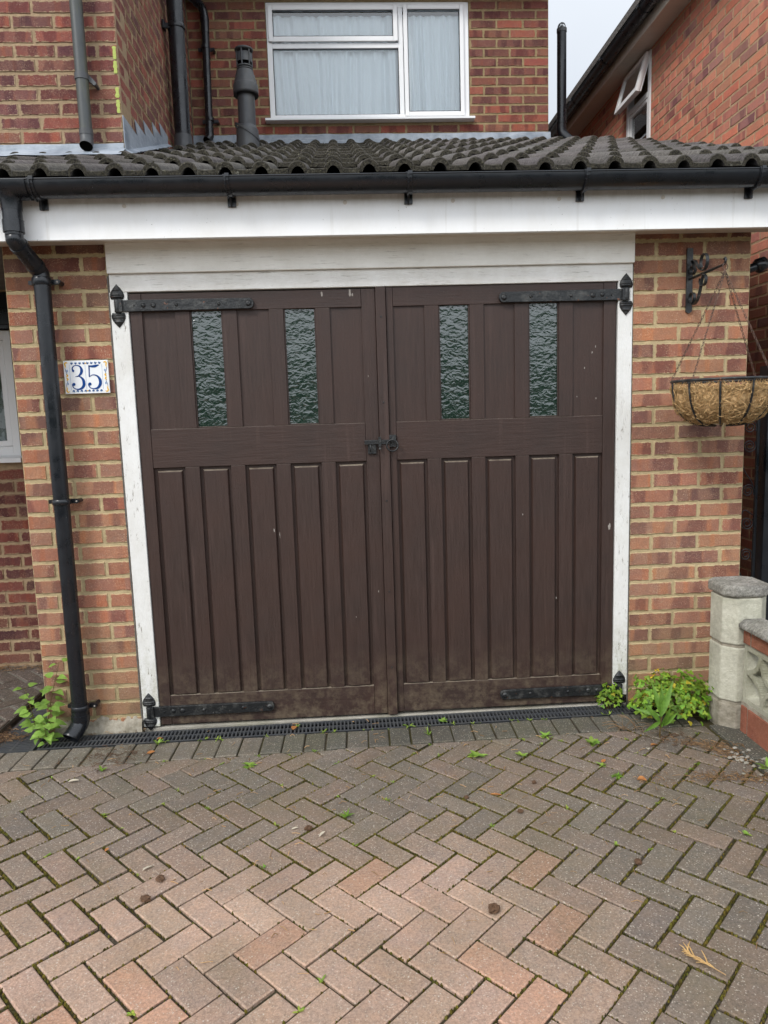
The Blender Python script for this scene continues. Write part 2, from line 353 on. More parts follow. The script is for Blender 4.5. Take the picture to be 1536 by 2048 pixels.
def paver_mat():
    m = M('clay_red_block_paving', .92, spec=.25); o = m.obj()
    c = m.attr('ca')
    c = m.mix(m.rng(m.noise(o, 3.5, 5, .6), .35, .7, 0, .45), c, m.mix(1, c, (.70, .72, .66), 'MULTIPLY'))
    c = m.mix(m.rng(m.noise(o, 19, 5, .7), .35, .65, 0, .75), c, m.mix(1, c, (1.24, 1.12, 1.0), 'MULTIPLY'))
    f = m.noise(o, 330, 3, .8)
    g5 = m.noise(o, 130, 4, .8)
    c = m.mix(m.rng(g5, .40, .62, 0, .7), m.mix(1, c, (1.24, 1.22, 1.2), 'MULTIPLY'), m.mix(1, c, (.58, .57, .57), 'MULTIPLY'))
    sc = m.math('MULTIPLY', m.rng(m.noise(o, 33, 6, .8), .60, .68), m.rng(m.noise(o, 5, 3), .42, .58, 0, .5)); c = m.mix(sc, c, (.085, .08, .065))
    sp = m.math('MULTIPLY', m.rng(m.voro(o, 150), .14, .34, 1, 0), m.rng(m.noise(o, 60, 2), .46, .56))
    c = m.mix(m.math('MULTIPLY', sp, .65), c, (.62, .55, .45))
    sp3 = m.math('MULTIPLY', m.rng(m.voro(o, 75), .10, .20, 1, 0), m.rng(m.noise(o, 31, 2), .47, .56)); c = m.mix(m.math('MULTIPLY', sp3, .85), c, (.62, .56, .47))
    # splashes of pale bird dirt / mortar
    bl = m.rng(m.noise(o, 7.5, 5, .7), .73, .77)
    c = m.mix(m.math('MULTIPLY', bl, .45), c, (.52, .50, .45))
    oil = m.rng(m.noise(o, 1.15, 5, .65), .56, .68, 0, .38); c = m.mix(oil, c, m.mix(1, c, (.55, .54, .52), 'MULTIPLY'))
    al = m.rng(m.noise(o, 1.7, 5, .7), .50, .72, 0, .3)
    c = m.mix(al, c, (.13, .125, .06))
    m.col(c); m.bump(m.math('ADD', f, m.math('MULTIPLY', m.noise(o, 45, 4), .8)), .0035, 1); return m.m
MAT['paver'] = paver_mat()
def bed_mat(name, dark, pale, moss=1.0):
    m = M(name, 1, spec=.1); o = m.obj()
    c = m.mix(m.rng(m.noise(o, 140, 5, .8), .35, .65), dark, pale)
    mo = m.rng(m.noise(o, 2.3, 4, .6), .40, .60)
    mcol = m.mix(m.noise(o, 180, 4, .8), (.030, .028, .008), (.15, .135, .035))
    c = m.mix(m.math('MULTIPLY', mo, .6*moss), c, mcol)
    m.col(c); m.bump(m.noise(o, 190, 5, .85), .012, 1); return m.m
MAT['bed'] = bed_mat('mossy_sand', (.028, .022, .015), (.17, .14, .10))
MAT['bed_pale'] = bed_mat('pale_joint_mortar', (.20, .18, .15), (.36, .34, .30), .25)
def concrete(name, a, b, sc=40, green=.2):
    m = M(name, .92, spec=.25); o = m.obj()
    c = m.mix(m.rng(m.noise(o, sc, 6, .8), .3, .7), a, b)
    c = m.mix(m.math('MULTIPLY', m.rng(m.voro(o, 130), .06, .2, 1, 0), .45), c, (.70, .68, .64))
    c = m.mix(m.rng(m.noise(o, 5, 5, .7), .45, .7, 0, .7), c, tuple(v*.5 for v in a))
    c = m.mix(m.rng(m.noise(o, 3.1, 4), .45, .7, 0, green), c, (.17, .17, .08))
    m.col(c); m.bump(m.math('ADD', m.noise(o, 150, 5, .8), m.noise(o, 30, 4)), .005, 1); return m.m
MAT['screen'] = concrete('pale_screen_block', (.46, .44, .34), (.68, .66, .55), 50, .5)
MAT['coping'] = concrete('exposed_aggregate_coping', (.07, .065, .058), (.62, .59, .53), 95, .3)
MAT['threshold'] = concrete('threshold_concrete', (.33, .30, .25), (.48, .45, .39), 40, .5)
MAT['slab'] = concrete('grey_flagstone', (.10, .10, .09), (.22, .21, .19), 60, .4)
MAT['red_brick'] = concrete('old_red_engineering_brick', (.28, .09, .055), (.42, .16, .10), 50, .15)
def ground_mat():
    m = M('ground_soil_and_asphalt', .95); o = m.obj()
    m.col(m.mix(m.rng(m.noise(o, .6, 6, .7), .3, .7), (.07, .068, .062), (.15, .14, .125))); m.bump(m.noise(o, 60, 4), .01, .5); return m.m
MAT['ground'] = ground_mat()
def leafm(name, a, b, rough=.5):
    m = M(name, rough, spec=.35); o = m.obj()
    c = m.mix(m.rng(m.noise(o, 55, 4), .3, .7), a, b); c = m.mix(1, c, m.attr('ca'), 'MULTIPLY'); m.col(c)
    t = m.n('ShaderNodeBsdfTranslucent'); m.l(c, t.inputs[0]); x = m.n('ShaderNodeMixShader'); x.inputs[0].default_value = .35
    m.l(m.b.outputs[0], x.inputs[1]); m.l(t.outputs[0], x.inputs[2]); m.l(x.outputs[0], m.out.inputs[0]); return m.m
MAT['leaf'] = leafm('green_leaf', (.10, .21, .025), (.19, .36, .05))
MAT['leaf_light'] = leafm('pale_green_leaf', (.17, .30, .05), (.30, .46, .11))
MAT['leaf_deep'] = leafm('deep_green_leaf', (.035, .09, .018), (.07, .16, .03))
MAT['petal'] = leafm('yellow_petal', (.75, .52, .01), (.85, .65, .05))
MAT['stem'] = leafm('reddish_stem', (.16, .07, .03), (.14, .16, .04))
MAT['tan'] = leafm('tan_twig', (.46, .28, .13), (.62, .42, .22), .8)
MAT['straw'] = leafm('brown_straw', (.26, .15, .075), (.46, .31, .17), .8)
MAT['dry'] = leafm('dry_leaf', (.40, .15, .045), (.60, .27, .09), .7)
MAT['dry_pale'] = leafm('bleached_leaf', (.60, .53, .40), (.72, .66, .54), .7)
MAT['tile_moss'] = leafm('tile_moss', (.05, .045, .03), (.14, .13, .09), .95)
MAT['moss'] = leafm('moss', (.060, .050, .012), (.19, .17, .035), .95)
m = M('cone_brown', .9); m.col(m.mix(m.noise(m.obj(), 90, 4), (.035, .018, .01), (.17, .09, .045))); MAT['cone'] = m.m
def coir():
    m = M('coconut_fibre', .95, spec=.15); o = m.obj()
    a = m.noise(m.obj((90, 90, 30)), 1, 6, .8, 2.5); c = m.mix(m.rng(a, .35, .65), (.50, .29, .12), (1.0, .70, .38))
    m.col(m.mix(1, c, m.attr('ca'), 'MULTIPLY')); m.bump(a, .01, 1); return m.m
MAT['coir'] = coir()
m = M('glossy_tile', .12, (.82, .83, .84)); MAT['ceramic'] = m.m
m = M('blue_glaze', .15, (.012, .055, .22)); MAT['blue'] = m.m
m = M('yellow_glaze', .15, (.80, .45, .02)); MAT['yellow'] = m.m
m = M('pale_blue_glaze', .15, (.20, .33, .55)); MAT['paleblue'] = m.m
m = M('white_mark', .8, (.30, .27, .24)); MAT['mark'] = m.m
m = M('yellow_lichen', 1, (.5, .6, .06)); m.col(m.mix(m.noise(m.obj(), 200, 4), (.30, .36, .07), (.52, .58, .18))); MAT['lichen'] = m.m
m = M('void_black', .9, (.004, .004, .004), 0); MAT['void'] = m.m
m = M('room_wall', .9, (.62, .61, .58)); MAT['room'] = m.m
m = M('amber_glass', .25, (.20, .15, .02)); MAT['amber'] = m.m
def wood_dark():
    m = M('grey_weathered_board', .9); o = m.obj((3, 60, 60)); m.col(m.mix(m.rng(m.noise(o, 1, 5, .7), .3, .7), (.06, .052, .045), (.15, .135, .12))); return m.m
MAT['greyboard'] = wood_dark()
def thin_glass(name, tint=(.95, .99, 1.0)):
    m = M(name); t = m.n('ShaderNodeBsdfTransparent'); t.inputs[0].default_value = (*tint, 1); g = m.n('ShaderNodeBsdfGlossy'); g.inputs['Roughness'].default_value = .02
    fr = m.n('ShaderNodeFresnel'); fr.inputs['IOR'].default_value = 1.5; k = m.math('MULTIPLY', fr.outputs[0], 3.3); x = m.n('ShaderNodeMixShader')
    m.l(k, x.inputs[0]); m.l(t.outputs[0], x.inputs[1]); m.l(g.outputs[0], x.inputs[2]); m.l(x.outputs[0], m.out.inputs[0]); return m.m
MAT['glass'] = thin_glass('window_glass')
def obscure():
    m = M('hammered_obscure_glass', .17, (.02, .04, .03), spec=.8)
    o = m.obj((1, 1, 1.5)); w = m.math('ADD', m.noise(o, 34, 2.0, .5, .7), m.math('MULTIPLY', m.noise(o, 14, 1, .5, .3), .9))
    m.b.inputs['IOR'].default_value = 1.6
    m.b.inputs['Coat Weight'].default_value = .55; m.b.inputs['Coat Roughness'].default_value = .10; m.b.inputs['Coat IOR'].default_value = 1.6
    b = m.bump(w, .0034, 1.0); m.l(b.outputs[0], m.b.inputs['Coat Normal'])
    c = m.mix(m.rng(m.noise(m.obj(), 60, 4), .55, .75, 0, .35), (.007, .020, .014), (.10, .13, .11)); m.col(c)
    return m.m
MAT['obscure'] = obscure()
def net():
    m = M('net_curtain_fabric', .9, (.90, .95, .98), .1); t = m.n('ShaderNodeBsdfTranslucent'); t.inputs[0].default_value = (.8, .83, .84, 1)
    x = m.n('ShaderNodeMixShader'); x.inputs[0].default_value = .12; m.l(m.b.outputs[0], x.inputs[1]); m.l(t.outputs[0], x.inputs[2]); m.l(x.outputs[0], m.out.inputs[0]); return m.m
MAT['net'] = net()
def lace():
    m = M('lace', .9, (.55, .55, .55), .1); o = m.obj((1, 1, 1)); f = m.rng(m.voro(o, 26, 'SMOOTH_F1'), .28, .40)
    f2 = m.rng(m.noise(o, 14, 2), .45, .5)
    tr = m.n('ShaderNodeBsdfTransparent'); x = m.n('ShaderNodeMixShader'); m.l(m.math('MULTIPLY', m.math('MULTIPLY', f, f2), .75), x.inputs[0])
    m.l(m.b.outputs[0], x.inputs[1]); m.l(tr.outputs[0], x.inputs[2]); m.l(x.outputs[0], m.out.inputs[0]); return m.m
MAT['lace'] = lace()

# ------------------------------------------------------------------ brickwork
PAL_P = [lin(150, 104, 86), lin(156, 112, 90), lin(140, 90, 76), lin(126, 84, 76), lin(146, 102, 86), lin(164, 122, 96), lin(118, 88, 80), lin(154, 114, 94), lin(134, 78, 66), lin(108, 86, 80), lin(130, 96, 86)]
_m = tuple(sum(c[k] for c in PAL_P)/len(PAL_P) for k in range(3))
PAL_P = [tuple((a*.68+b*.32)*q for a, b, q in zip(c, _m, (1.10, 1.07, 1.04))) for c in PAL_P]
PAL_H = [lin(128, 80, 72), lin(116, 72, 68), lin(100, 68, 68), lin(136, 80, 70), lin(122, 84, 74), lin(104, 74, 70)]
PAL_R = [lin(122, 74, 64), lin(108, 68, 62), lin(98, 66, 62), lin(136, 78, 66), lin(118, 84, 70), lin(92, 64, 60)]
PAL_N = [lin(184, 118, 98), lin(190, 124, 102), lin(172, 110, 94), lin(156, 104, 96), lin(194, 128, 104), lin(128, 96, 98), lin(176, 124, 102), lin(188, 108, 88), lin(184, 122, 100)]
def _soft(P, k, q=1.0):
    m_ = tuple(sum(c[i] for c in P)/len(P) for i in range(3)); return [tuple((a*(1-k)+b*k)*q for a, b in zip(c, m_)) for c in P]
PAL_P = [tuple(a*.76+b*.24 for a, b in zip(c, (.37, .235, .165))) for c in PAL_P]
PAL_H = _soft(PAL_H, .2, 1.02); PAL_R = _soft(PAL_R, .35, 1.08); PAL_N = [tuple(a*.85+b*.15 for a, b in zip(c, (.42, .24, .18))) for c in _soft(PAL_N, .3, 1.02)]
def brickwall(name, mats, parent, O, du, nr, L, z0, z1, pal, holes=(), zoff=0., uoff=0., parity=0, thick=.1, band=.7, back=True, depth=.0045, zpal=None):
    mb = MB(); O = Vector((O[0], O[1], 0)); du = Vector((du[0], du[1], 0)).normalized(); nr = Vector((nr[0], nr[1], 0)).normalized()
    flip = du.cross(Vector((0, 0, 1))).dot(nr) < 0
    def P(u, z, n): return O + du*u + nr*n + Vector((0, 0, z))
    def F_(pts, **k): mb.face(pts[::-1] if flip else pts, **({**k, 'uv': (k['uv'][::-1] if flip else k['uv'])} if 'uv' in k else k))
    # mortar plane (with holes cut out)
    us = sorted({0, L, *[h[0] for h in holes], *[h[1] for h in holes]}); zs = sorted({z0, z1, *[h[2] for h in holes], *[h[3] for h in holes]})
    us = [u for u in us if 0 <= u <= L]; zs = [z for z in zs if z0 <= z <= z1]
    for a, b in zip(us, us[1:]):
        for c, d_ in zip(zs, zs[1:]):
            if any(h[0] <= (a+b)/2 <= h[1] and h[2] <= (c+d_)/2 <= h[3] for h in holes): continue
            F_([P(a, c, -depth), P(b, c, -depth), P(b, d_, -depth), P(a, d_, -depth)], mi=1)
            if back: F_([P(a, c, -thick), P(a, d_, -thick), P(b, d_, -thick), P(b, c, -thick)], mi=1)
    if back:
        for a in (0, L): F_([P(a, z0, -thick), P(a, z0, -depth), P(a, z1, -depth), P(a, z1, -thick)], mi=1)
        F_([P(0, z1, -depth), P(L, z1, -depth), P(L, z1, -thick), P(0, z1, -thick)], mi=1)
    for h in holes:
        a, b, c, d_ = h
        for q in ([P(a, c, 0), P(a, d_, 0), P(a, d_, -thick), P(a, c, -thick)], [P(b, c, 0), P(b, c, -thick), P(b, d_, -thick), P(b, d_, 0)],
                  [P(a, d_, 0), P(b, d_, 0), P(b, d_, -thick), P(a, d_, -thick)], [P(a, c, 0), P(a, c, -thick), P(b, c, -thick), P(b, c, 0)]):
            mb.face(q, mi=1)
    k0 = int(math.floor((z0-zoff)/.075)); k = k0
    while zoff + k*.075 < z1 - .012:
        zb = zoff + k*.075 + .0058; zt = zb + .0635; zb2 = max(zb, z0); zt2 = min(zt, z1)
        if zt2 - zb2 < .012: k += 1; continue
        sh = .1125 if (k+parity) % 2 == 0 else 0.
        i = int(math.floor(-uoff/.225))-2
        while True:
            a = uoff + sh + i*.225; b = a + .2135; i += 1
            if a > L: break
            a2, b2 = max(a, 0), min(b, L)
            if b2 - a2 < .03: continue
            segs = [(a2, b2)]
            for h in holes:
                if zt2 > h[2]+.01 and zb2 < h[3]-.01:
                    ns = []
                    for s0, s1 in segs:
                        if s1 <= h[0] or s0 >= h[1]: ns.append((s0, s1)); continue
                        if h[0]-s0 > .03: ns.append((s0, h[0]))
                        if s1-h[1] > .03: ns.append((h[1], s1))
                    segs = ns
            for s0, s1 in segs:
                c0 = random.choice(pal)
                if zpal: c0 = zpal(c0, zb, s0)
                c0 = jc(c0, .09, .04); cb = (random.random(), 1.0 if random.random() < band else rnd(0, .3), s1-s0)
                n0 = rnd(-.0012, .0012); dz = rnd(-.0012, .0012); e = .0038; j = .0024
                nseg = max(3, int((s1-s0)/.026)); bot = []; top = []; bo = []; to = []
                for q in range(nseg+1):
                    u = s0 + (s1-s0)*q/nseg
                    ui = min(max(u, s0+e), s1-e)
                    jb = rnd(-j, j); jt = rnd(-j, j)
                    bot.append((ui, zb2+e+dz+jb)); top.append((ui, zt2-e+dz+jt)); bo.append((u, zb2+dz+jb)); to.append((u, zt2+dz+jt))
                def U(p): return (p[0]-s0, p[1]-zb-dz)
                def fc(q, nn):
                    F_([P(p[0], p[1], n_) for p, n_ in zip(q, nn)], uv=[U(p) for p in q], ca=c0, cb=cb)
                for q in range(nseg):
                    fc([bot[q], bot[q+1], top[q+1], top[q]], [n0]*4)
                    fc([bo[q], bo[q+1], bot[q+1], bot[q]], [-depth-.001, -depth-.001, n0, n0])
                    fc([top[q], top[q+1], to[q+1], to[q]], [n0, n0, -depth-.001, -depth-.001])
                fc([bo[0], bot[0], top[0], to[0]], [-depth-.001, n0, n0, -depth-.001])
                fc([bot[-1], bo[-1], to[-1], top[-1]], [n0, -depth-.001, -depth-.001, n0])
        k += 1
    return mb.build(name, mats, parent)

# ------------------------------------------------------------------ ground
g = MB(); g.face([(-400, -400, -.06), (400, -400, -.06), (400, 400, -.06), (-400, 400, -.06)])
tag(g.build('ground', MAT['ground']), kind='structure')

PP, TH, OA, OB = .0947, R(1.0), 3.1, .8
def w2l(x, y):
    a = (x+y)/sqrt(2); b = (-x+y)/sqrt(2); c, s = cos(TH), sin(TH)
    return (a*c-b*s)/PP+OA, -(a*s+b*c)/PP+OB
def l2w(A, B):
    a1 = (A-OA)*PP; b1 = -(B-OB)*PP; c, s = cos(TH), sin(TH)
    a = a1*c + b1*s; b = -a1*s + b1*c
    return (a-b)/sqrt(2), (a+b)/sqrt(2)
def clip(poly, nx, ny, c):          # keep nx*x+ny*y <= c
    o = []
    for i in range(len(poly)):
        p, q = poly[i], poly[(i+1) % len(poly)]; dp = nx*p[0]+ny*p[1]-c; dq = nx*q[0]+ny*q[1]-c
        if dp <= 0: o.append(p)
        if dp*dq < 0: t = dp/(dp-dq); o.append((p[0]+(q[0]-p[0])*t, p[1]+(q[1]-p[1])*t))
    return o
def area(p): return sum(p[i][0]*p[(i+1) % len(p)][1]-p[(i+1) % len(p)][0]*p[i][1] for i in range(len(p)))/2
def inset(poly, d_):
    if area(poly) < 0: poly = poly[::-1]
    o = poly
    for i in range(len(poly)):
        p, q = poly[i], poly[(i+1) % len(poly)]; ex, ey = q[0]-p[0], q[1]-p[1]; l = sqrt(ex*ex+ey*ey)
        if l < 1e-5: continue
        nx, ny = ey/l, -ex/l; o = clip(o, nx, ny, nx*p[0]+ny*p[1]-d_)
        if len(o) < 3: return []
    return o
GREY, PINK, BROWN = lin(113, 106, 98), lin(167, 144, 130), lin(120, 108, 98)
DARKG = lin(92, 90, 84)
def sstep(a, b, x): t = min(1, max(0, (x-a)/(b-a))); return t*t*(3-2*t)
def paver_col(x, y):
    # the wheel track in front of the doors is worn back to the pink of the clay
    f = sstep(-.75, -1.45, y) * (1-sstep(1.2, 1.95, x)) * (.45+.55*sstep(-.6, .25, x))
    f = min(1, max(0, f*1.08 + rnd(-.12, .12)))
    base = GREY if random.random() < .62 else BROWN
    c = [a*(1-f)+b*f for a, b in zip(base, PINK)]
    if random.random() < .16*f: c = [a*b for a, b in zip(c, (1.12, .98, .90))]
    if random.random() < .09: c = [a*b for a, b in zip(c, (.88, .89, .91))]
    return jc(c, .07, .015)
def add_block(mb, poly, c, joint=None, zt=None):
    if joint is None:
        cx = sum(p[0] for p in poly)/len(poly); cy = sum(p[1] for p in poly)/len(poly)
        joint = .0028+.0030*(1-sstep(.0, .7, cx))*sstep(-.5, -.9, cy)+.0026*sstep(1.6, 2.0, cx)+.0016*max(0, mnoise.noise((cx*3, cy*3, 2)))
    p1 = inset(poly, joint+rnd(-.0012, .0016))
    if len(p1) < 3 or area(p1) < .0002: return
    p0 = inset(p1, .0035)
    if len(p0) < 3: p0 = p1
    z = (rnd(-.0028, .0022) if zt is None else zt); tx, ty = rnd(-.020, .020), rnd(-.020, .020); ce = tuple(v*1.22 for v in c)
    cx = sum(p[0] for p in p1)/len(p1); cy = sum(p[1] for p in p1)/len(p1)
    Z = lambda p, d_: z+d_+(p[0]-cx)*tx+(p[1]-cy)*ty
    mb.face([(p[0], p[1], Z(p, 0)) for p in p0], ca=c)
    n1 = len(p1)
    if len(p0) == n1:
        for i in range(n1):
            j = (i+1) % n1
            mb.face([(p1[i][0], p1[i][1], Z(p1[i], -.0035)), (p1[j][0], p1[j][1], Z(p1[j], -.0035)), (p0[j][0], p0[j][1], Z(p0[j], 0)), (p0[i][0], p0[i][1], Z(p0[i], 0))], ca=ce)
    for i in range(n1):
        j = (i+1) % n1
        mb.face([(p1[j][0], p1[j][1], Z(p1[j], -.0035)), (p1[i][0], p1[i][1], Z(p1[i], -.0035)), (p1[i][0], p1[i][1], -.03), (p1[j][0], p1[j][1], -.03)], ca=c)
SL = math.tan(R(1.3))                       # soldier course and drain run very slightly skew to the wall
def yfront(x): return -.352 + .028*(x+.38)  # herringbone meets soldier course
def ydr(x): return -.160 + .019*(x+.4)      # drain, front edge
mb = MB(); side = MB()
joints = []
XR_EDGE = lambda y: 2.66
for i in range(-60, 70):
    for j in range(-60, 70):
        m4 = (i-j) % 4
        if m4 == 0: c4 = [(i, j), (i+2, j), (i+2, j+1), (i, j+1)]
        elif m4 == 3: c4 = [(i, j), (i+1, j), (i+1, j+2), (i, j+2)]
        else: continue
        P4 = [l2w(*p) for p in c4]; mxx = sum(p[0] for p in P4)/4; myy = sum(p[1] for p in P4)/4
        if not (-3.2 < mxx < 3.0 and -4.6 < myy < 1.3): continue
        # driveway part
        q = clip(P4, -.028, 1, -.352+.028*.38)
        q = clip(q, 1, .0, 2.60) if q else q
        if len(q) >= 3: 
            add_block(mb, q, paver_col(mxx, myy)); joints.append(P4)
        # side path beside the left pier
        if mxx < -.55 and myy > -.45:
            q = clip(P4, 1, 0, -.70); q = clip(q, .028, -1, .352-.028*.38-.0) if q else q; q = clip(q, 0, 1, 1.03) if q else q
            if len(q) >= 3: add_block(side, q, jc(lin(92, 84, 80), .08, .02), .0065)
# soldier course
x = -1.9
while x < 2.58:
    w = .0955; a, b = x, x+w
    q = [(a, yfront(a)), (b, yfront(b)), (b+.004, ydr(b)-.004), (a+.004, ydr(a)-.004)]
    if x > -.72: add_block(mb, q, jc(DARKG if x > .5 else lin(112, 107, 99), .08, .015), .004)
    x += w
# blocks and flags at the right edge beside the low wall
y = -.10
q = [(2.43, -.10), (2.43, -.12), (2.66, -.12), (2.66, -.02), (2.45, -.02)]
yy = -.30
for (a, b, c_, d_) in ((2.605, -.62, 2.76, -.28), (2.605, -.93, 2.76, -.63), (2.605, -1.25, 2.76, -.94), (2.605, -1.56, 2.76, -1.26), (2.605, -1.9, 2.76, -1.57)):
    add_block(mb, [(a, b), (c_, b), (c_, d_), (a, d_)], jc(lin(92, 91, 85), .05, .01), .004, zt=.006)
drive = mb.build('driveway', MAT['paver']); tag(drive, kind='structure')
so_ = side.build('side_path', MAT['paver']); tag(so_, kind='structure')
b_ = MB()
b_.face([(-.70, -5, -.0085), (3.9, -5, -.0085), (3.9, yfront(3.9), -.0085), (-.70, yfront(-.7), -.0085)])
b_.face([(-.70, yfront(-.7), -.0085), (2.66, yfront(2.66), -.0085), (2.66, ydr(2.66)-.002, -.0085), (-.70, ydr(-.7)-.002, -.0085)])
b_.face([(-3.4, -5, -.0085), (-.704, -5, -.0085), (-.704, yfront(-.7), -.0085), (-3.4, yfront(-3.4), -.0085)])
tag(b_.build('paving_bed', MAT['bed']), kind='structure')
b_ = MB(); b_.face([(-3.4, yfront(-3.4)+.002, -.006), (-.704, yfront(-.7)+.002, -.006), (-.704, 1.05, -.006), (-3.4, 1.05, -.006)])
tag(b_.build('side_path_bed', MAT['bed_pale']), kind='structure')
b_ = MB(); b_.face([(2.66, yfront(2.66)+.002, -.014), (3.93, yfront(3.9)+.002, -.014), (3.93, 6, -.014), (2.66, 6, -.014)])
tag(b_.build('passage_path', MAT['slab']), kind='structure')

# ------------------------------------------------------------------ garage
garage = thing('garage', 'single storey brick garage with pantile roof, white fascia and brown double doors', 'garage')
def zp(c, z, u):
    # upper courses coloured darker for the eaves shade, lower ones a paler sandy brick
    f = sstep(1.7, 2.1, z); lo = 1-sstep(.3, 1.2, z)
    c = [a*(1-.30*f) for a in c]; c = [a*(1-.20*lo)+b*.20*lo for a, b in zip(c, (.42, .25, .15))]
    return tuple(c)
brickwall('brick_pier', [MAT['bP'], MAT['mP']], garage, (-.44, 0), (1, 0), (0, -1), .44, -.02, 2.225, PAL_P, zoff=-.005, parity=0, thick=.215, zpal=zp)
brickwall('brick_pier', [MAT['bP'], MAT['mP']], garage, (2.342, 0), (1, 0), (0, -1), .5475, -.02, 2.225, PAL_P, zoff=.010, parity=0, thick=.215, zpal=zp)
brickwall('side_wall', [MAT['bP'], MAT['mP']], garage, (2.8895, .016), (0, 1), (1, 0), 3.17, -.02, 2.43, PAL_P, zoff=.010, uoff=.005, parity=1, thick=.1)
brickwall('side_wall', [MAT['bP'], MAT['mP']], garage, (-.44, .016), (0, 1), (-1, 0), 1.03, -.02, 2.5, PAL_P, zoff=-.005, parity=1, thick=.1)
mb = MB(); mb.box(2.7895, .01, 2.43, 2.8895, 3.19, 2.44); 
# triangular upper part of the right side wall
mb2 = MB(); mb2.prism([(.0, 2.225), (3.19, 2.225), (3.19, 3.60), (.0, 2.40)], 'x', 2.795, 2.8805); mb2.build('gable_infill', MAT['mP'], garage)
# boards
mb = MB(); mb.box(.004, -.022, 2.0885, 2.3415, .10, 2.222); mb.build('lintel_board', MAT['wood_white_h'], garage, bevel=.003)
mb = MB(); mb.box(.006, -.004, 2.012, 2.3405, .09, 2.0875); mb.build('head_board', MAT['head_white'], garage, bevel=.003)
mb = MB(); mb.prism([(.006, .012), (.082, .012), (.079, 2.011), (.003, 2.011)], 'y', -.004, .09); mb.build('door_post', MAT['wood_white_v'], garage, bevel=.002)
mb = MB(); mb.prism([(2.268, .05), (2.337, .05), (2.341, 2.011), (2.274, 2.011)], 'y', -.004, .09); mb.build('door_post', MAT['wood_white_v'], garage, bevel=.002)
# dark ragged gap of old mastic beside the posts
for x0, x1 in ((-.0035, .0035), (2.336, 2.3425)):
    mb = MB(); z = 0
    pl = []; 
    for i in range(60):
        pl.append((x0+rnd(-.0015, .0015), i*2.08/59))
    pr = [(x1+rnd(-.0006, .0006), p[1]) for p in pl[::-1]]
    mb.prism(pl[:1]+pr[::-1]+pl[::-1][:-1], 'y', -.0028, .02) if False else None
    rows = [[(a[0], -.0035, a[1]), (b[0], -.0035, b[1])] for a, b in zip(pl, pr[::-1])]
    mb.grid(rows, False); mb.build('mastic_joint', MAT['greyboard'], garage)
# soffit, fascia
mb = MB(); mb.box(-3, -.150, 2.214, 3.46, .0, 2.222); mb.build('soffit', MAT['upvc_dirty'], garage)
mb = MB(); mb.box(-3, .0, 2.2225, -.44, 1.05, 2.232); mb.build('porch_ceiling', MAT['greyboard'], garage)
mb = MB(); mb.box(-3, -.1640, 2.196, 3.155, -.1540, 2.415); mb.box(3.157, -.1655, 2.196, 3.50, -.1540, 2.415); mb.box(-3, -.154, 2.196, 3.49, -.140, 2.2135)
mb.prism([(-.16, 2.196), (3.1, 3.45), (3.1, 3.62), (-.16, 2.40)], 'x', 3.48, 3.50)
fas = mb.build('fascia', MAT['fascia'], garage, bevel=.0015)
for x in (.14, .598, 1.046, 1.499, 1.952, 2.401):
    mb = MB(); mb.tube([(x, -.1640, 2.326), (x, -.1665, 2.326)], .0085, 14); mb.tube([(x, -.1665, 2.326), (x, -.1672, 2.326)], .0045, 10)
    mb.build('screw_cap', MAT['upvc_dirty'], fas)
mb = MB(); mb.box(.003, .0, -.02, 2.34, .14, .004); mb.build('threshold', MAT['threshold'], garage, bevel=.004)
mb = MB(); rows = [[], [], []]
for i in range(41):     # crumbling cement at the foot of the left pier
    x = -.40 + .402*i/40; h = .062+.035*mnoise.noise((x*14, 1, 0))+.012*mnoise.noise((x*50, 3, 0)); d_ = .010+.008*mnoise.noise((x*25, 5, 0))
    rows[0].append((x, -.018-d_, -.01)); rows[1].append((x, -.012-d_, h*.6)); rows[2].append((x, .004, h))
mb.grid(rows, True); mb.build('cement_skirt', MAT['cement'], garage)
# interior darkness: back of the store
mb = MB(); mb.box(.0, 1.4, .0, 2.78, 1.45, 2.4); mb.build('partition', MAT['greyboard'], garage)

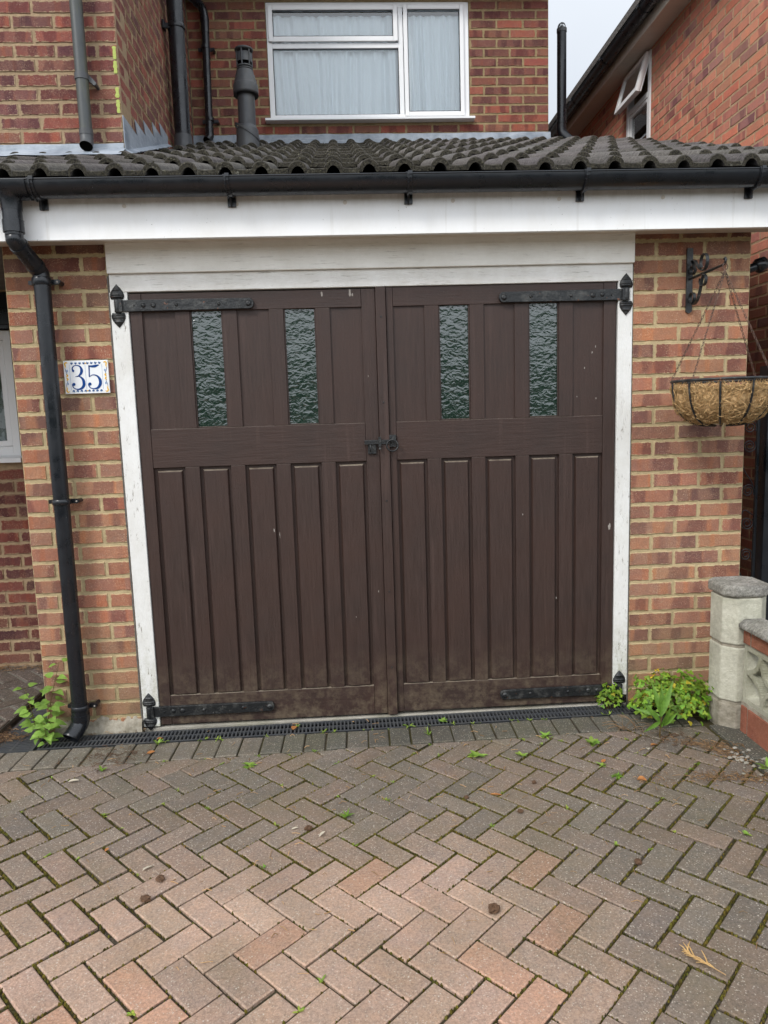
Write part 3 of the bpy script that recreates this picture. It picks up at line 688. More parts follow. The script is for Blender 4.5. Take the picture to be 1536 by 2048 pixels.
# pantile roof
def tiles():
    mb = MB(); pitch = .1453; ph = .859; G = .40; slope = .385; t = .024; rw = .076; rh = .031
    def prof(u):
        u = (u % pitch); w = rw
        if u < w:
            s = sin(pi*u/w); return rh*(s**.52)
        return .0015*cos((u-w)/(pitch-w)*2*pi)
    nx0, nx1 = -18, 18
    for k in range(9):
        y0 = -.235 + G*k; y1 = y0 + G + .055
        if y0 > 3.15: break
        for tidx in range(-12, 9):          # each tile spans two rolls
            xo = ph + tidx*2*pitch + .0; xa = xo - rw/2; xb = xa + 2*pitch - .0015
            if xa > 3.47: continue
            if xb < -.15 and y0 > 1.0: continue
            yb = min(y1, 3.19); 
            if xa < -.18: yb = min(yb, 1.04)
            if yb - y0 < .05: continue
            jy = rnd(-.007, .007); jz = rnd(-.003, .003); rot = rnd(-.003, .003); tint = (lambda v: (v, v*rnd(.97, 1.02), v*rnd(.95, 1.02)))(rnd(.78, 1.22))
            b0 = [0, .0012, .004, .009, .017, .027, .038, .049, .059, .067, .072, .0748, .076, .0764, .09, .11, .13, .1449]; us = [q for q in b0] + [q+pitch for q in b0]; ns = len(us)-1
            def Zt(y): return 2.445 + slope*(y0+.235) + (y-y0)*(slope-.030/G) + jz
            X = [xa + (xb-xa)*u/(2*pitch) for u in us]; pr = [prof(u) for u in us]
            rough = [rnd(-.0012, .0012) for _ in us]
            ya = y0+jy
            ft = [(x, ya+rough[i]+(x-xa)*rot+.004, Zt(ya)+pr[i]) for i, x in enumerate(X)]
            fe = [(x, ya+rough[i]+(x-xa)*rot, Zt(ya)+pr[i]-.005) for i, x in enumerate(X)]
            fb = [(x, ya+rough[i]+(x-xa)*rot, Zt(ya)+(rh*.98*max(0, sin(pi*((us[i] % pitch)/rw-.5)/.74+pi/2))**.6 if abs((us[i] % pitch)/rw-.5) < .37 else 0)-t*.92) for i, x in enumerate(X)]
            ym = [(x, (ya+yb)/2, Zt((ya+yb)/2)+pr[i]) for i, x in enumerate(X)]
            ye = [(x, yb, Zt(yb)+pr[i]) for i, x in enumerate(X)]
            ue = [(x, yb, Zt(yb)+max(0, pr[i])-t) for i, x in enumerate(X)]
            mb.grid([ft, ym, ye], True, ca=tint); mb.grid([fb, fe, ft], False, ca=tint); mb.grid([ue, fb], False, ca=tint)
            # tile edges
            for ii in (0, ns):
                q = [ft[ii], ye[ii], ue[ii], fb[ii]]; mb.face(q if ii == 0 else q[::-1], ca=tint)
    return mb
rt_ = tiles().build('roof', MAT['tile'], garage)
random.seed(910); mb = MB()      # moss and grit clinging to the leading edges
for k in range(9):
    y0 = -.235+.40*k
    for q in range(210):
        x = rnd(-.9, 3.45) if k < 3 else rnd(-.12, 3.45)
        if mnoise.noise((x*2.5, k*3.1, 0)) < -.05: continue
        u = (x-.859+.038) % .1453; h = .031*(max(0, sin(pi*u/.076))**.52) if u < .076 else 0
        z = 2.445+.385*.40*k+h-rnd(.0, .016); rr = rnd(.0018, .0052); v = rnd(.5, 2.2); yy = y0-.001+rnd(-.001, .012)*(1 if z > 2.44+.154*k+h-.003 else 0)
        n = 5; A = [(x+rr*cos(2*pi*i/n)*rnd(.7, 1.3), yy, z+rr*sin(2*pi*i/n)*rnd(.7, 1.3)) for i in range(n)]; T = [(x+(a[0]-x)*.5, yy-rr*.8, z+(a[2]-z)*.5+.001) for a in A]
        mb.grid([A, T], False, True, ca=(v, v, v)); mb.face(T, ca=(v, v, v))
mo_ = mb.build('moss', MAT['tile_moss'], rt_); mo_['kind'] = 'stuff'
mb = MB(); mb.box(-3, -.18, 2.395, 3.46, -.155, 2.428)
mb.prism([(-.15, 2.40), (3.19, 3.686), (3.19, 3.60), (-.15, 2.30)], 'x', -.15, 3.455)
mb.prism([(-.15, 2.40), (1.04, 2.858), (1.04, 2.79), (-.15, 2.30)], 'x', -3.0, -.152)
mb.build('roof_deck', MAT['void'], rt_)
# lead flashings
def zr(y): return 2.445 + .385*(y+.235)
def wavy_strip(x0, x1, y, zb, zt, n=60, amp=.004, th=.004, zw=.004):
    mb = MB(); rows = []
    a = [((x0+(x1-x0)*i/n), y-th-amp*(.5+.5*mnoise.noise((i*.35, y, 0))), zb+zw*mnoise.noise((i*.5, 7, y))) for i in range(n+1)]
    m_ = [(p[0], p[1]-.002, (zb+zt)/2) for p in a]
    b = [(p[0], y-.001, zt+zw*mnoise.noise((p[0]*8, 3, y))) for p in a]
    mb.grid([a, m_, b], True); return mb
mb = wavy_strip(-3, -.17, 1.045, 2.90, 3.003); mb.build('lead_flashing', MAT['lead'], garage)
mb = MB(); n = 60
r0 = [(-3+2.84*i/n, 1.042, 2.976+.005*mnoise.noise((i*.4, 0, 0))) for i in range(n+1)]
r1 = [(p[0], .93-.02*mnoise.noise((i*.5, 5, 0)), zr(.93)+.014+.012*mnoise.noise((i*1.1, 2, 0))) for i, p in enumerate(r0)]
mb.grid([r1, r0], True); mb.build('lead_apron', MAT['lead'], garage)
mb = wavy_strip(-.17, 1.45, 3.195, 3.735, 3.828, 50); mb.build('lead_flashing', MAT['lead'], garage)
mb = wavy_strip(1.444, 2.88, 3.193, 3.735, 3.826, 50, .006); mb.build('lead_flashing', MAT['lead'], garage)
mb = MB()
YS = [1.046, 1.30, 1.503, 1.728, 1.937, 2.13, 2.34]; ZS = [3.153, 3.226, 3.300, 3.376, 3.452, 3.53]
poly = [(1.046, zr(1.046)+.0)]
for i in range(6):
    poly.append((YS[i]+(.0 if i == 0 else .006), ZS[i] if i == 0 else ZS[i])); poly.append((YS[i+1]+.04, ZS[i]-.012)) if i < 5 else None
# saw-tooth: level top edge then back under the next step
poly = [(1.046, zr(1.046))]
for i in range(5):
    poly += [(YS[i], ZS[i]), (YS[i+1]+.035, ZS[i]-.006)]
poly += [(2.16, zr(2.16))]
mb.prism(poly, 'x', -.1665, -.1625)
mb.build('stepped_flashing', MAT['lead'], garage)
mb = MB(); n = 40
r0 = [(-.163, 1.04+1.1*i/n, zr(1.04+1.1*i/n)+.030+.008*mnoise.noise((i*.7, 0, 0))) for i in range(n+1)]
r1 = [(-.163+.035+.02*mnoise.noise((i*.6, 4, 0)), p[1], zr(p[1])+.012+.01*mnoise.noise((i*.9, 2, 0))) for i, p in enumerate(r0)]
mb.grid([r0, r1], True); mb.build('cement_fillet', MAT['lead'], garage)

# ------------------------------------------------------------------ garage doors
def door_leaf(name, label, X0, X1, st, panes, base, bays, z0, ztop, hinge_side):
    d_ = thing(name, label, 'garage door', 'pair of brown garage door leaves', loc=((X0+X1)/2, .04, z0))
    inv = (-(X0+X1)/2, -.04, -z0)
    def B(mb, nm, mat, par=d_, bevel=.0018):
        o = mb.build(nm, mat, par, bevel=bevel)
        for v in o.data.vertices: v.co = (v.co.x+inv[0], v.co.y+inv[1]-.014, v.co.z+inv[2])
        return o
    YF, YB = .018, .062; (sa, sb) = st
    ZR = [(z0, .157), (1.236, 1.410), (1.926, ztop)]
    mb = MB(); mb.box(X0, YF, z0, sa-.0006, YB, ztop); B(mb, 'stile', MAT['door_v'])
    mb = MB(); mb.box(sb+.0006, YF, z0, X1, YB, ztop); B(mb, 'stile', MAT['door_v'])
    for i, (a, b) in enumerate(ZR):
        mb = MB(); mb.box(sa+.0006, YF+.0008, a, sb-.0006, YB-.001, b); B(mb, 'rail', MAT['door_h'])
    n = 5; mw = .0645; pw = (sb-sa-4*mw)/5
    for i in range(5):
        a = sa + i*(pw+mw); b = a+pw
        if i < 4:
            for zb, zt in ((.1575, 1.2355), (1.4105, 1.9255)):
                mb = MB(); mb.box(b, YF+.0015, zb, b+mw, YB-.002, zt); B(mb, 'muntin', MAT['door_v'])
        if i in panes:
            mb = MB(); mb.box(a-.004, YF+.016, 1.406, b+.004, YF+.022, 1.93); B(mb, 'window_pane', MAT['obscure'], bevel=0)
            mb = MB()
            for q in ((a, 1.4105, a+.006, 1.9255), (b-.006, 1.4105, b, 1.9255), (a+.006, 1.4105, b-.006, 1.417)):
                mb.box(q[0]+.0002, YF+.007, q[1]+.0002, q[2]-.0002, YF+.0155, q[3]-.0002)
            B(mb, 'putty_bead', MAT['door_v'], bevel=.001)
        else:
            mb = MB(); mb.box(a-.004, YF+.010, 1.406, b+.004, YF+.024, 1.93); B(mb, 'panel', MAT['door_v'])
        # lower raised-and-grooved panel
        mb = MB(); g_ = .013; g2 = .019
        mb.box(a-.004, YF+.017, .153, b+.004, YB-.006, 1.24)
        za, zb = .1575+.004, 1.2355-g_
        A = [(a+g_, YF+.0168, za), (b-g_, YF+.0168, za), (b-g_, YF+.0168, zb), (a+g_, YF+.0168, zb)]
        C_ = [(a+g2, YF+.004, za), (b-g2, YF+.004, za), (b-g2, YF+.004, zb-.006), (a+g2, YF+.004, zb-.006)]
        mb.face(C_); 
        for q in range(4): r = (q+1) % 4; mb.face([A[q], A[r], C_[r], C_[q]])
        B(mb, 'panel', MAT['door_v'])
    return d_, B
doorL, BL = door_leaf('garage_door', 'left leaf of the brown garage doors, carrying the brown cover strip and latch keep', .0835, 1.166, (.136, 1.104), (1, 3), 0, 0, .016, 2.004, -1)
doorR, BR = door_leaf('garage_door', 'right leaf of the brown garage doors, with the black ring latch handle', 1.2145, 2.2665, (1.2455, 2.209), (1, 3), 0, 0, .020, 2.009, 1)
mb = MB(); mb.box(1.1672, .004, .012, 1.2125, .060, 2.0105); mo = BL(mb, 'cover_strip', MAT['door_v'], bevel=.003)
for z in (.25, .62, 1.05, 1.5, 1.88):
    mb = MB(); mb.tube([(1.19, .004, z), (1.19, .0015, z)], .004, 10); o = BL(mb, 'screw', MAT['iron'], mo, 0)
    o.data.transform(Matrix.Identity(4))
# little pale splashes on the paint
def splash(B, x, z, s, y, mat='mark', el=1.6):
    mb = MB(); n = 14; pts = []
    for i in range(n):
        a = 2*pi*i/n; r = s*(.55+.45*random.random()); pts.append((x+r*cos(a)*.6, y, z+r*sin(a)*el))
    mb.face(pts[::-1]); B(mb, 'paint_mark', MAT[mat], bevel=0)
for (x, z, s) in ((.694, .905, .012), (.700, .876, .007), (.665, .93, .006)): splash(BL, x, z, s, .0216)
for (x, z, s) in ((.93, 1.985, .009), (1.055, 1.988, .012), (1.066, 1.98, .007)): splash(BL, x, z, s, .0178)
for (x, z, s) in ((2.16, 1.70, .005), (2.176, 1.725, .004), (2.125, 1.63, .004), (2.09, 1.50, .003), (2.18, 1.49, .004)): splash(BR, x, z, s, .0275)
for (x, z, s) in ((1.83, .96, .004), (2.245, .885, .012), (1.99, .55, .004)): splash(BR, x, z, s, .0174)
for (x, z, s) in ((1.125, 1.62, .003), (1.14, .62, .004), (1.03, .5, .003)): splash(BL, x, z, s, .0174)

def hinge(B, par, xk, xe, z, side, up=True, dn=True, seed=0):
    """side=+1: bar runs to +x from the knuckle at xk"""
    h = .025; yb, yf = .0165, .0085
    mb = MB(); pts = []
    a = xk+.018*side
    pl = [(a, z-h), (xe-.02*side, z-h*.92)] + [(xe-.02*side+.02*side*sin(pi*i/8), z-h*.92*cos(pi*i/8)) for i in range(1, 8)] + [(xe-.02*side, z+h*.92), (a, z+h)]
    if side < 0: pl = pl[::-1]
    mb.prism(pl, 'y', yf-.0065, yb+.001)
    mb.tube([(xk, .004, z-.027), (xk, .004, z+.027)], .0135, 14)
    mb.prism([(xk, z-.0265), (a+.004*side, z-.0265), (a+.004*side, z+.0265), (xk, z+.0265)][::side], 'y', -.006, .009)
    o = B(mb, 'strap_hinge', MAT['iron'], bevel=.002)
    L = abs(xe-xk)
    for k, r in ((.05+.02, .004), (.112, .0105), (.155, .012), (.255, .008), (.44, .008), (L-.022, .0135)):
        x = xk+side*k; mb = MB(); c = (x, yf-.0065, z+rnd(-.002, .002))
        mb.tube([c, (c[0], c[1]-.0025, c[2]), (c[0], c[1]-.005, c[2])], [r, r*.9, r*.45], 12)
        ob = B(mb, 'bolt', MAT['iron'], o, 0)
    def fleur(zc, s):
        mb = MB(); n = 22; H = .064; rows = []
        for i in range(n+1):
            t = i/n; zz = zc + s*H*t
            wv = .0265+.0045*sin(pi*min(1, t/.45)) if t < .30 else .0305*max(0, 1-((t-.30)/.70)**1.55)
            wv = max(wv, .0006); y0 = .0100
            bulge = .0035+.0035*sin(pi*t)+(.006 if .10 < t < .20 else 0)+(.004 if .26 < t < .36 else 0)+(.003 if .55 < t < .68 else 0)
            rows.append([(xk-wv, y0, zz), (xk-wv*.9, y0-bulge*.6, zz), (xk-wv*.35, y0-bulge*1.2, zz), (xk+wv*.35, y0-bulge*1.2, zz), (xk+wv*.9, y0-bulge*.6, zz), (xk+wv, y0, zz)])
        mb.grid(rows, True, flip=(s > 0)); B(mb, 'hinge_finial', MAT['iron'], o, 0)
    if up: fleur(z+.029, 1)
    if dn: fleur(z-.029, -1)
hinge(BL, doorL, .036, .628, 1.952, 1)
hinge(BR, doorR, 2.309, 1.725, 1.952, -1)
hinge(BL, doorL, .038, .625, .086, 1)
hinge(BR, doorR, 2.299, 1.712, .083, -1)
# latch
mb = MB(); mb.box(1.097, -.002, 1.311, 1.215, .0035, 1.331); mb.box(1.112, .006, 1.268, 1.150, .0172, 1.330)
lb = BL(mb, 'latch_bar', MAT['iron'], bevel=.0015)
mb = MB(); mb.box(1.160, -.010, 1.300, 1.173, -.0025, 1.345); mb.tube([(1.1665, -.008, 1.296), (1.1665, -.012, 1.290), (1.1665, -.016, 1.292)], .005, 8); BL(mb, 'latch_hasp', MAT['iron'], lb, .001)
mb = MB(); mb.tube([(1.123, -.002, 1.309), (1.123, -.008, 1.303), (1.123, -.008, 1.288), (1.123, -.002, 1.282)], .0035, 8); BL(mb, 'staple', MAT['iron'], lb, 0)
mb = MB(); mb.box(1.2035, .0055, 1.296, 1.243, .0172, 1.352); mb.tube([(1.222, .006, 1.326), (1.222, -.012, 1.326)], .009, 12)
rp = BR(mb, 'ring_plate', MAT['iron'], bevel=.002)
mb = MB(); mb.tube([(1.223+.0255*sin(2*pi*i/28), -.012-.004*cos(2*pi*i/28)*0-.003, 1.304+.0255*cos(2*pi*i/28)) for i in range(29)], .0036, 10, cap=False)
BR(mb, 'ring_handle', MAT['iron'], rp, 0)

# ------------------------------------------------------------------ gutter + downpipes
gut = thing('gutter', 'long black half round gutter along the white fascia below the roof tiles', 'gutter')
GY, GZ, GR = -.222, 2.401, .058
mb = MB(); rows = []; inn = []
for x in [-3+6.5*i/40 for i in range(41)]:
    rows.append([(x, GY+GR*cos(a), GZ+GR*sin(a)) for a in [pi+pi*j/18 for j in range(19)]]); inn.append([(x, GY+(GR-.004)*cos(a), GZ+(GR-.004)*sin(a)) for a in [pi+pi*j/18 for j in range(19)]])
mb.grid(rows, True, flip=True); mb.grid(inn, True)
for s_ in (0, 18):
    mb.grid([[r[s_] for r in rows], [r[s_] for r in inn]], False)
mb.tube([(-3, GY-GR+.001, GZ+.001), (3.5, GY-GR+.001, GZ+.001)], .0035, 8)
mb.build('trough', MAT['pvc'], gut)
mb = MB(); mb.face([(3.5, GY+GR*cos(pi+pi*j/18), GZ+GR*sin(pi+pi*j/18)) for j in range(19)]); mb.build('stop_end', MAT['pvc'], gut)
for x in (-.185, .575, 1.306, 2.034, 2.767):
    mb = MB(); sk = .012
    pts = [(x-.004, GY-GR-.003, GZ+.006)] + [(x+.0+sk*j/10, GY+(GR+.003)*cos(pi+pi*.8*j/10), GZ+(GR+.003)*sin(pi+pi*.8*j/10)) for j in range(11)]
    mb.ribbon(pts, .020, (1, 0, 0), .004)
    mb.ribbon([(x-.002, p[1]-.001 if p[1] < GY else p[1], p[2]-.003) for p in pts[1:9]], .005, (1, 0, 0), .010)
    mb.box(x-.004, GY-GR-.008, GZ-.004, x+.014, GY-GR+.006, GZ+.010)
    mb.box(x-.012, -.176, 2.313, x+.022, -.1645, 2.36)
    mb.prism([(GY+.005, GZ-GR-.001), (-.166, GZ-GR+.010), (-.166, 2.312), (-.178, 2.309)][::-1], 'x', x+.001, x+.007)
    mb.build('bracket', MAT['pvc'], gut, bevel=.0012)
mb = MB()   # running outlet
for x0, x1 in ((-.37, -.205),):
    rows = [[(x, GY+(GR+.005)*cos(a), GZ+(GR+.005)*sin(a)) for a in [pi+pi*j/18 for j in range(19)]] for x in (x0, x0+.012, x1-.012, x1)]
    mb.grid(rows, True, flip=True)
mb.lathe((-.287, GY, 0), [(.056, 2.365), (.046, 2.350), (.040, 2.335), (.0385, 2.30)], 24)
mb.build('outlet', MAT['pvc'], gut)
dp = thing('downpipe', 'black rainwater downpipe with swan neck fixed to the left brick pier', 'downpipe')
DX, DY, DR = -.256, -.066, .034
mb = MB()
mb.tube([(-.287, GY, 2.30), (-.287, GY, 2.218)], .0375, 20); mb.build('socket', MAT['pvc'], dp)
mb = MB(); mb.tube([(-.287, GY, 2.262), (-.287, GY, 2.214)], .0405, 20); mb.build('collar', MAT['pvc'], dp)
mb = MB(); mb.tube(catmull([(-.287, GY, 2.225), (-.287, GY, 2.20), (-.284, GY+.010, 2.178), (-.262, DY-.010, 2.098), (-.257, DY, 2.078), (DX, DY, 2.055)], 5), .0345, 20); mb.build('swan_neck', MAT['pvc'], dp)
mb = MB(); a1, a2 = Vector((-.284, GY+.012, 2.175)), Vector((-.262, DY-.012, 2.101)); t_ = a2-a1
for q in (.10, .88): mb = MB(); mb.tube([a1+t_*(q-.06), a1+t_*(q+.06)], .0375, 20); mb.build('collar', MAT['pvc'], dp)
mb = MB(); mb.tube([(DX, DY, 2.06), (DX-.002, DY, 1.0), (DX-.004, DY, .13)], DR, 24); mb.build('pipe', MAT['pvc'], dp)
for z, hh in ((2.052, .016), (1.105, .012), (.150, .012)):
    mb = MB(); mb.tube([(DX, DY, z-hh), (DX, DY, z-hh*.6), (DX, DY, z+hh*.6), (DX, DY, z+hh)], [.038, .041, .041, .038], 24)
    mb.prism([(DX+.03, z-.011), (DX+.062, z-.009), (DX+.070, z-.005), (DX+.072, z+.006), (DX+.062, z+.010), (DX+.03, z+.011)], 'y', -.050, -.035)
    mb.tube([(DX+.060, -.055, z), (DX+.060, -.002, z)], .010, 12); mb.tube([(DX-.058, -.04, z), (DX-.058, -.002, z)], .009, 12)
    mb.prism([(DX-.066, z-.008), (DX-.03, z-.011), (DX-.03, z+.011), (DX-.066, z+.008)], 'y', -.045, -.032)
    o = mb.build('clip', MAT['pvc'], dp)
    mb = MB(); mb.tube([(DX+.060, -.0552, z), (DX+.060, -.0575, z)], .004, 8); mb.build('screw', MAT['mark'], o)
mb = MB(); X_ = DX-.004; mb.tube(catmull([(X_, DY, .14), (X_, DY, .085), (X_-.012, DY-.018, .058), (X_-.030, DY-.055, .030)], 4), .038, 20, cap=False)
mb.tube([(X_, DY, .118), (X_, DY, .090)], .041, 20); mb.tube([(X_-.0285, DY-.052, .033), (X_-.031, DY-.057, .028)], [.0385, .037], 20, cap=False)
mb.build('shoe', MAT['pvc'], dp)

# ------------------------------------------------------------------ channel drain
dr = thing('channel_drain', 'black slotted plastic channel drain in front of the garage doors', 'drain', loc=(1, -.1, 0))
def grate(x0, x1, ya, yb):
    """grate between x0..x1; ya(x) front edge, yb(x) back edge"""
    mb = MB(); zt, zb = .0005, -.012
    def bar(xa, xb, fa, fb):
        mb.v += []
        A = [(xa, fa(xa), zt), (xb, fa(xb), zt), (xb, fb(xb), zt), (xa, fb(xa), zt)]; B_ = [(p[0], p[1], zb) for p in A]
        mb.face(A); 
        for i in range(4): j = (i+1) % 4; mb.face([A[j], A[i], B_[i], B_[j]])
    w = lambda f: (lambda x: ya(x)+(yb(x)-ya(x))*f)
    for f0, f1 in ((0, .085), (.47, .53), (.915, 1)): bar(x0, x1, w(f0), w(f1))
    n = int((x1-x0)/.0175); s = (x1-x0)/n
    for i in range(n+1):
        a = x0+i*s-.0035; bar(max(x0, a), min(x1, a+.007), w(.085), w(.47)); bar(max(x0, a), min(x1, a+.007), w(.53), w(.915))
    return mb
xs = [-.43, .055, .545, 1.045, 1.545, 2.045, 2.43]
for a, b in zip(xs, xs[1:]):
    o = grate(a+.001, b-.001, ydr, lambda x: ydr(x)+.121).build('grate', MAT['pvc_grey'], dr); o.location = (-1, .1, 0)
mb = grate(-.16, .40, lambda x: .446, lambda x: .645)
mb.v = [(-y, x, z) for x, y, z in mb.v]; mb.f = [f for f in mb.f]
o = mb.build('corner_grate', MAT['pvc_grey'], dr); o.location = (-1, .1, 0)
mb = MB()
for (x0, x1, y0, y1) in ((-.43, 2.43, None, None),):
    A = [(x0, ydr(x0)-.004), (x1, ydr(x1)-.004), (x1, ydr(x1)+.125), (x0, ydr(x0)+.125)]
    C_ = [(x0, ydr(x0)+.006), (x1, ydr(x1)+.006), (x1, ydr(x1)+.115), (x0, ydr(x0)+.115)]
    for i in range(4):
        j = (i+1) % 4; mb.face([(*A[i], -.001), (*A[j], -.001), (*C_[j], -.001), (*C_[i], -.001)]); mb.face([(*C_[i], -.001), (*C_[j], -.001), (*C_[j], -.05), (*C_[i], -.05)])
    mb.face([(*c, -.05) for c in C_])
mb.box(-.648, -.17, -.052, -.432, .40, -.05)
o = mb.build('channel', MAT['pvc'], dr); o.location = (-1, .1, 0)
# hollow for the drain through the paving bed
# ------------------------------------------------------------------ house number
sg = thing('house_number_sign', 'white glazed tile sign reading 35 in blue, left of the doors', 'sign', loc=(-.121, 0, 1.65))
def rel(o, dx, dy, dz):
    for v in o.data.vertices: v.co = (v.co.x-dx, v.co.y-dy, v.co.z-dz)
    return o
mb = MB(); mb.box(-.2175, -.013, 1.5785, -.0245, -.0045, 1.7225); rel(mb.build('tile', MAT['ceramic'], sg, bevel=.0015), -.121, 0, 1.65)
def stroke(pts, ws, y, h=.0009):
    """flat glazed brush stroke in the x-z plane"""
    mb = MB(); pts = catmull([(p[0], y, p[1]) for p in pts], 7); n = len(pts); m_ = len(ws)-1; rows = []
    for i, p in enumerate(pts):
        t = (pts[min(i+1, n-1)]-pts[max(i-1, 0)]).normalized(); b = Vector((-t.z, 0, t.x)); f = i/(n-1)*m_; k = min(int(f), m_-1); w = ws[k]+(ws[k+1]-ws[k])*(f-k)
        rows.append([p+b*w/2+Vector((0, h, 0)), p+b*w/2, p-b*w/2, p-b*w/2+Vector((0, h, 0))])
    mb.grid(rows, False); return mb
def dot(mb, x, z, r, y):
    mb.face([(x+r*cos(2*pi*i/16), y, z+r*sin(2*pi*i/16)) for i in range(16)][::-1] if False else [(x+r*cos(-2*pi*i/16), y, z+r*sin(-2*pi*i/16)) for i in range(16)][::-1])
SY = -.0142
def digit(parts, dots):
    M_ = MB()
    for pts, ws in parts:
        a = stroke(pts, [w*1.22 for w in ws], SY); n = len(M_.v); M_.v += a.v
        for f in a.f: M_.f.append(tuple(i+n for i in f)); M_.uv.append([(0, 0)]*len(f)); M_.ca.append((1, 1, 1)); M_.cb.append((1, 1, 1)); M_.mi.append(0); M_.sm.append(False)
    for i, (x, z, r) in enumerate(dots): dot(M_, x, z, r, SY-.0002*(i+1))
    return rel(M_.build('digit', MAT['blue'], sg), -.121, 0, 1.65)
def S3(x, z): return (-.2175+.193*x, 1.5785+.144*z)
def SP(L_): return [S3(*p) for p in L_]
digit([(SP([(.215, .70), (.195, .76), (.225, .83), (.29, .855), (.36, .83), (.395, .76), (.40, .68), (.375, .60), (.32, .535), (.25, .515)]), [.006, .004, .003, .003, .005, .008, .0105, .0085, .004, .0018]),
       (SP([(.29, .53), (.35, .515), (.405, .45), (.43, .36), (.425, .25), (.37, .16), (.29, .135), (.21, .165), (.175, .24), (.185, .30)]), [.0018, .004, .008, .0105, .0105, .008, .004, .003, .004, .007])],
      [S3(.212, .695)+(.0052,), S3(.205, .285)+(.0068,)])
digit([(SP([(.562, .835), (.64, .815), (.72, .825), (.795, .855)]), [.0035, .008, .0095, .0035]),
       (SP([(.575, .845), (.57, .68), (.562, .50)]), [.0045, .0040, .0035]),
       (SP([(.562, .50), (.63, .555), (.70, .55), (.765, .49), (.80, .39), (.795, .27), (.735, .165), (.65, .14), (.565, .175), (.535, .25), (.545, .30)]), [.0018, .0025, .004, .007, .0105, .0105, .008, .004, .003, .004, .007])],
      [S3(.565, .285)+(.0068,)])
orn = {'yellow': [], 'blue': [], 'paleblue': []}
for sx, sz in ((1, 1), (-1, 1), (1, -1), (-1, -1)):
    f = lambda x, z: (S3((x if sx > 0 else 1-x), (z if sz > 0 else 1-z)))
    orn['yellow'].append(([f(.095, .925), f(.065, .95), (f(.035, .91)), f(.045, .84), f(.035, .78)], [.002, .0032, .0038, .003, .0012]))
    orn['yellow'].append(([f(.050, .60), f(.075, .56), f(.055, .51)], [.001, .0045, .003]))
    orn['blue'].append(([f(.035, .78), f(.045, .70), f(.065, .64), f(.060, .58)], [.0009, .0012, .0011, .0009]))
    for q in (.70, .665): orn['paleblue'].append(([f(.055, q), f(.090, q+.02)], [.001, .003]))
    for q in (.16, .25, .34, .43):
        orn['blue'].append(([f(q, .94), f(q+.03, .905), f(q+.055, .935)], [.001, .0042, .001])); orn['paleblue'].append(([f(q+.005, .90), f(q+.045, .95)], [.0012, .0030]))
    orn['yellow'].append(([f(.475, .925), f(.50, .91)], [.002, .003]))
for nm, L_ in orn.items():
    for pts, ws in L_:
        if len(pts) < 3: pts = [pts[0], ((pts[0][0]+pts[1][0])/2, (pts[0][1]+pts[1][1])/2), pts[1]]
        rel(stroke(pts, [w*1.5 for w in ws], SY).build('ornament', MAT[nm], sg), -.121, 0, 1.65)
for x in (.135, .485, .86):
    M_ = MB(); p = S3(x, .12); q = S3(x, .88); M_.box(p[0]-.0004, SY+.0004, p[1], p[0]+.0004, SY+.0012, q[1]); rel(M_.build('tile_joint', MAT['paleblue'], sg), -.121, 0, 1.65)

# ------------------------------------------------------------------ main house
house = thing('house', 'dark red brick house rising behind and left of the garage roof', 'house')
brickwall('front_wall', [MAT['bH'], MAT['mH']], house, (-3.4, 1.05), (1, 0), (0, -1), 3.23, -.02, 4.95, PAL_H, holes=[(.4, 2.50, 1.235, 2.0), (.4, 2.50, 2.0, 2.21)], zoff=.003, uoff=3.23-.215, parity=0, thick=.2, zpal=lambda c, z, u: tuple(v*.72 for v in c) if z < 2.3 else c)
brickwall('return_wall', [MAT['bH'], MAT['mR']], house, (-.17, 1.064), (0, 1), (1, 0), 2.12, 2.6, 4.95, PAL_H, zoff=.003, uoff=.1125, parity=0, thick=.2, depth=.003)
brickwall('rear_wall', [MAT['bR'], MAT['mR']], house, (-.17, 3.2), (1, 0), (0, -1), 3.035, 0, 4.95, PAL_R, holes=[(.652, 2.352, 3.925, 4.868)], zoff=.003, uoff=3.035-.215, parity=1, thick=.2)
brickwall('side_wall', [MAT['bR'], MAT['mR']], house, (2.865, 3.214), (0, 1), (1, 0), 5.5, 0, 4.95, PAL_R, zoff=.003, parity=0, thick=.2)
mb = MB()
mb.box(-3.4, .72, 4.93, .18, 1.25, 4.95); mb.box(-.17, 3.06, 4.925, 2.868, 9, 4.945); mb.build('soffit', MAT['upvc'], house)
mb = MB(); mb.box(-3.4, .70, 4.93, .18, .72, 5.1); mb.build('fascia', MAT['fascia'], house); mb = MB(); mb.box(-.17, 3.04, 4.92, 2.868, 3.06, 5.1); mb.build('fascia', MAT['fascia'], house)
mb = MB(); mb.prism([(.62, 5.05), (6, 7.6), (11.4, 5.05)], 'x', -3.4, .2); mb.prism([(2.99, 5.05), (6, 6.48), (9.3, 5.05)], 'x', .2, 2.88); mb.build('roof', MAT['tile'], house)
# joint stain and bright lichen on the corner
def lichen(segs):
    for z0, z1 in segs:
        mb = MB(); n = 16; rows = []
        for i in range(n+1):
            z = z0+(z1-z0)*i/n; w = .006*(1+.8*mnoise.noise((z*60, 0, 0)))*min(1, 4*sin(pi*i/n)+.25)
            rows.append([(-.189-w-.004*mnoise.noise((z*30, 4, 0)), 1.0488, z), (-.186, 1.0465, z), (-.180+w*.6, 1.0488, z)])
        mb.grid(rows, True, flip=True); mb.build('lichen_patch', MAT['lichen'], house)
lichen([(3.445, 3.513), (3.372, 3.437), (3.245, 3.30), (3.165, 3.235)])
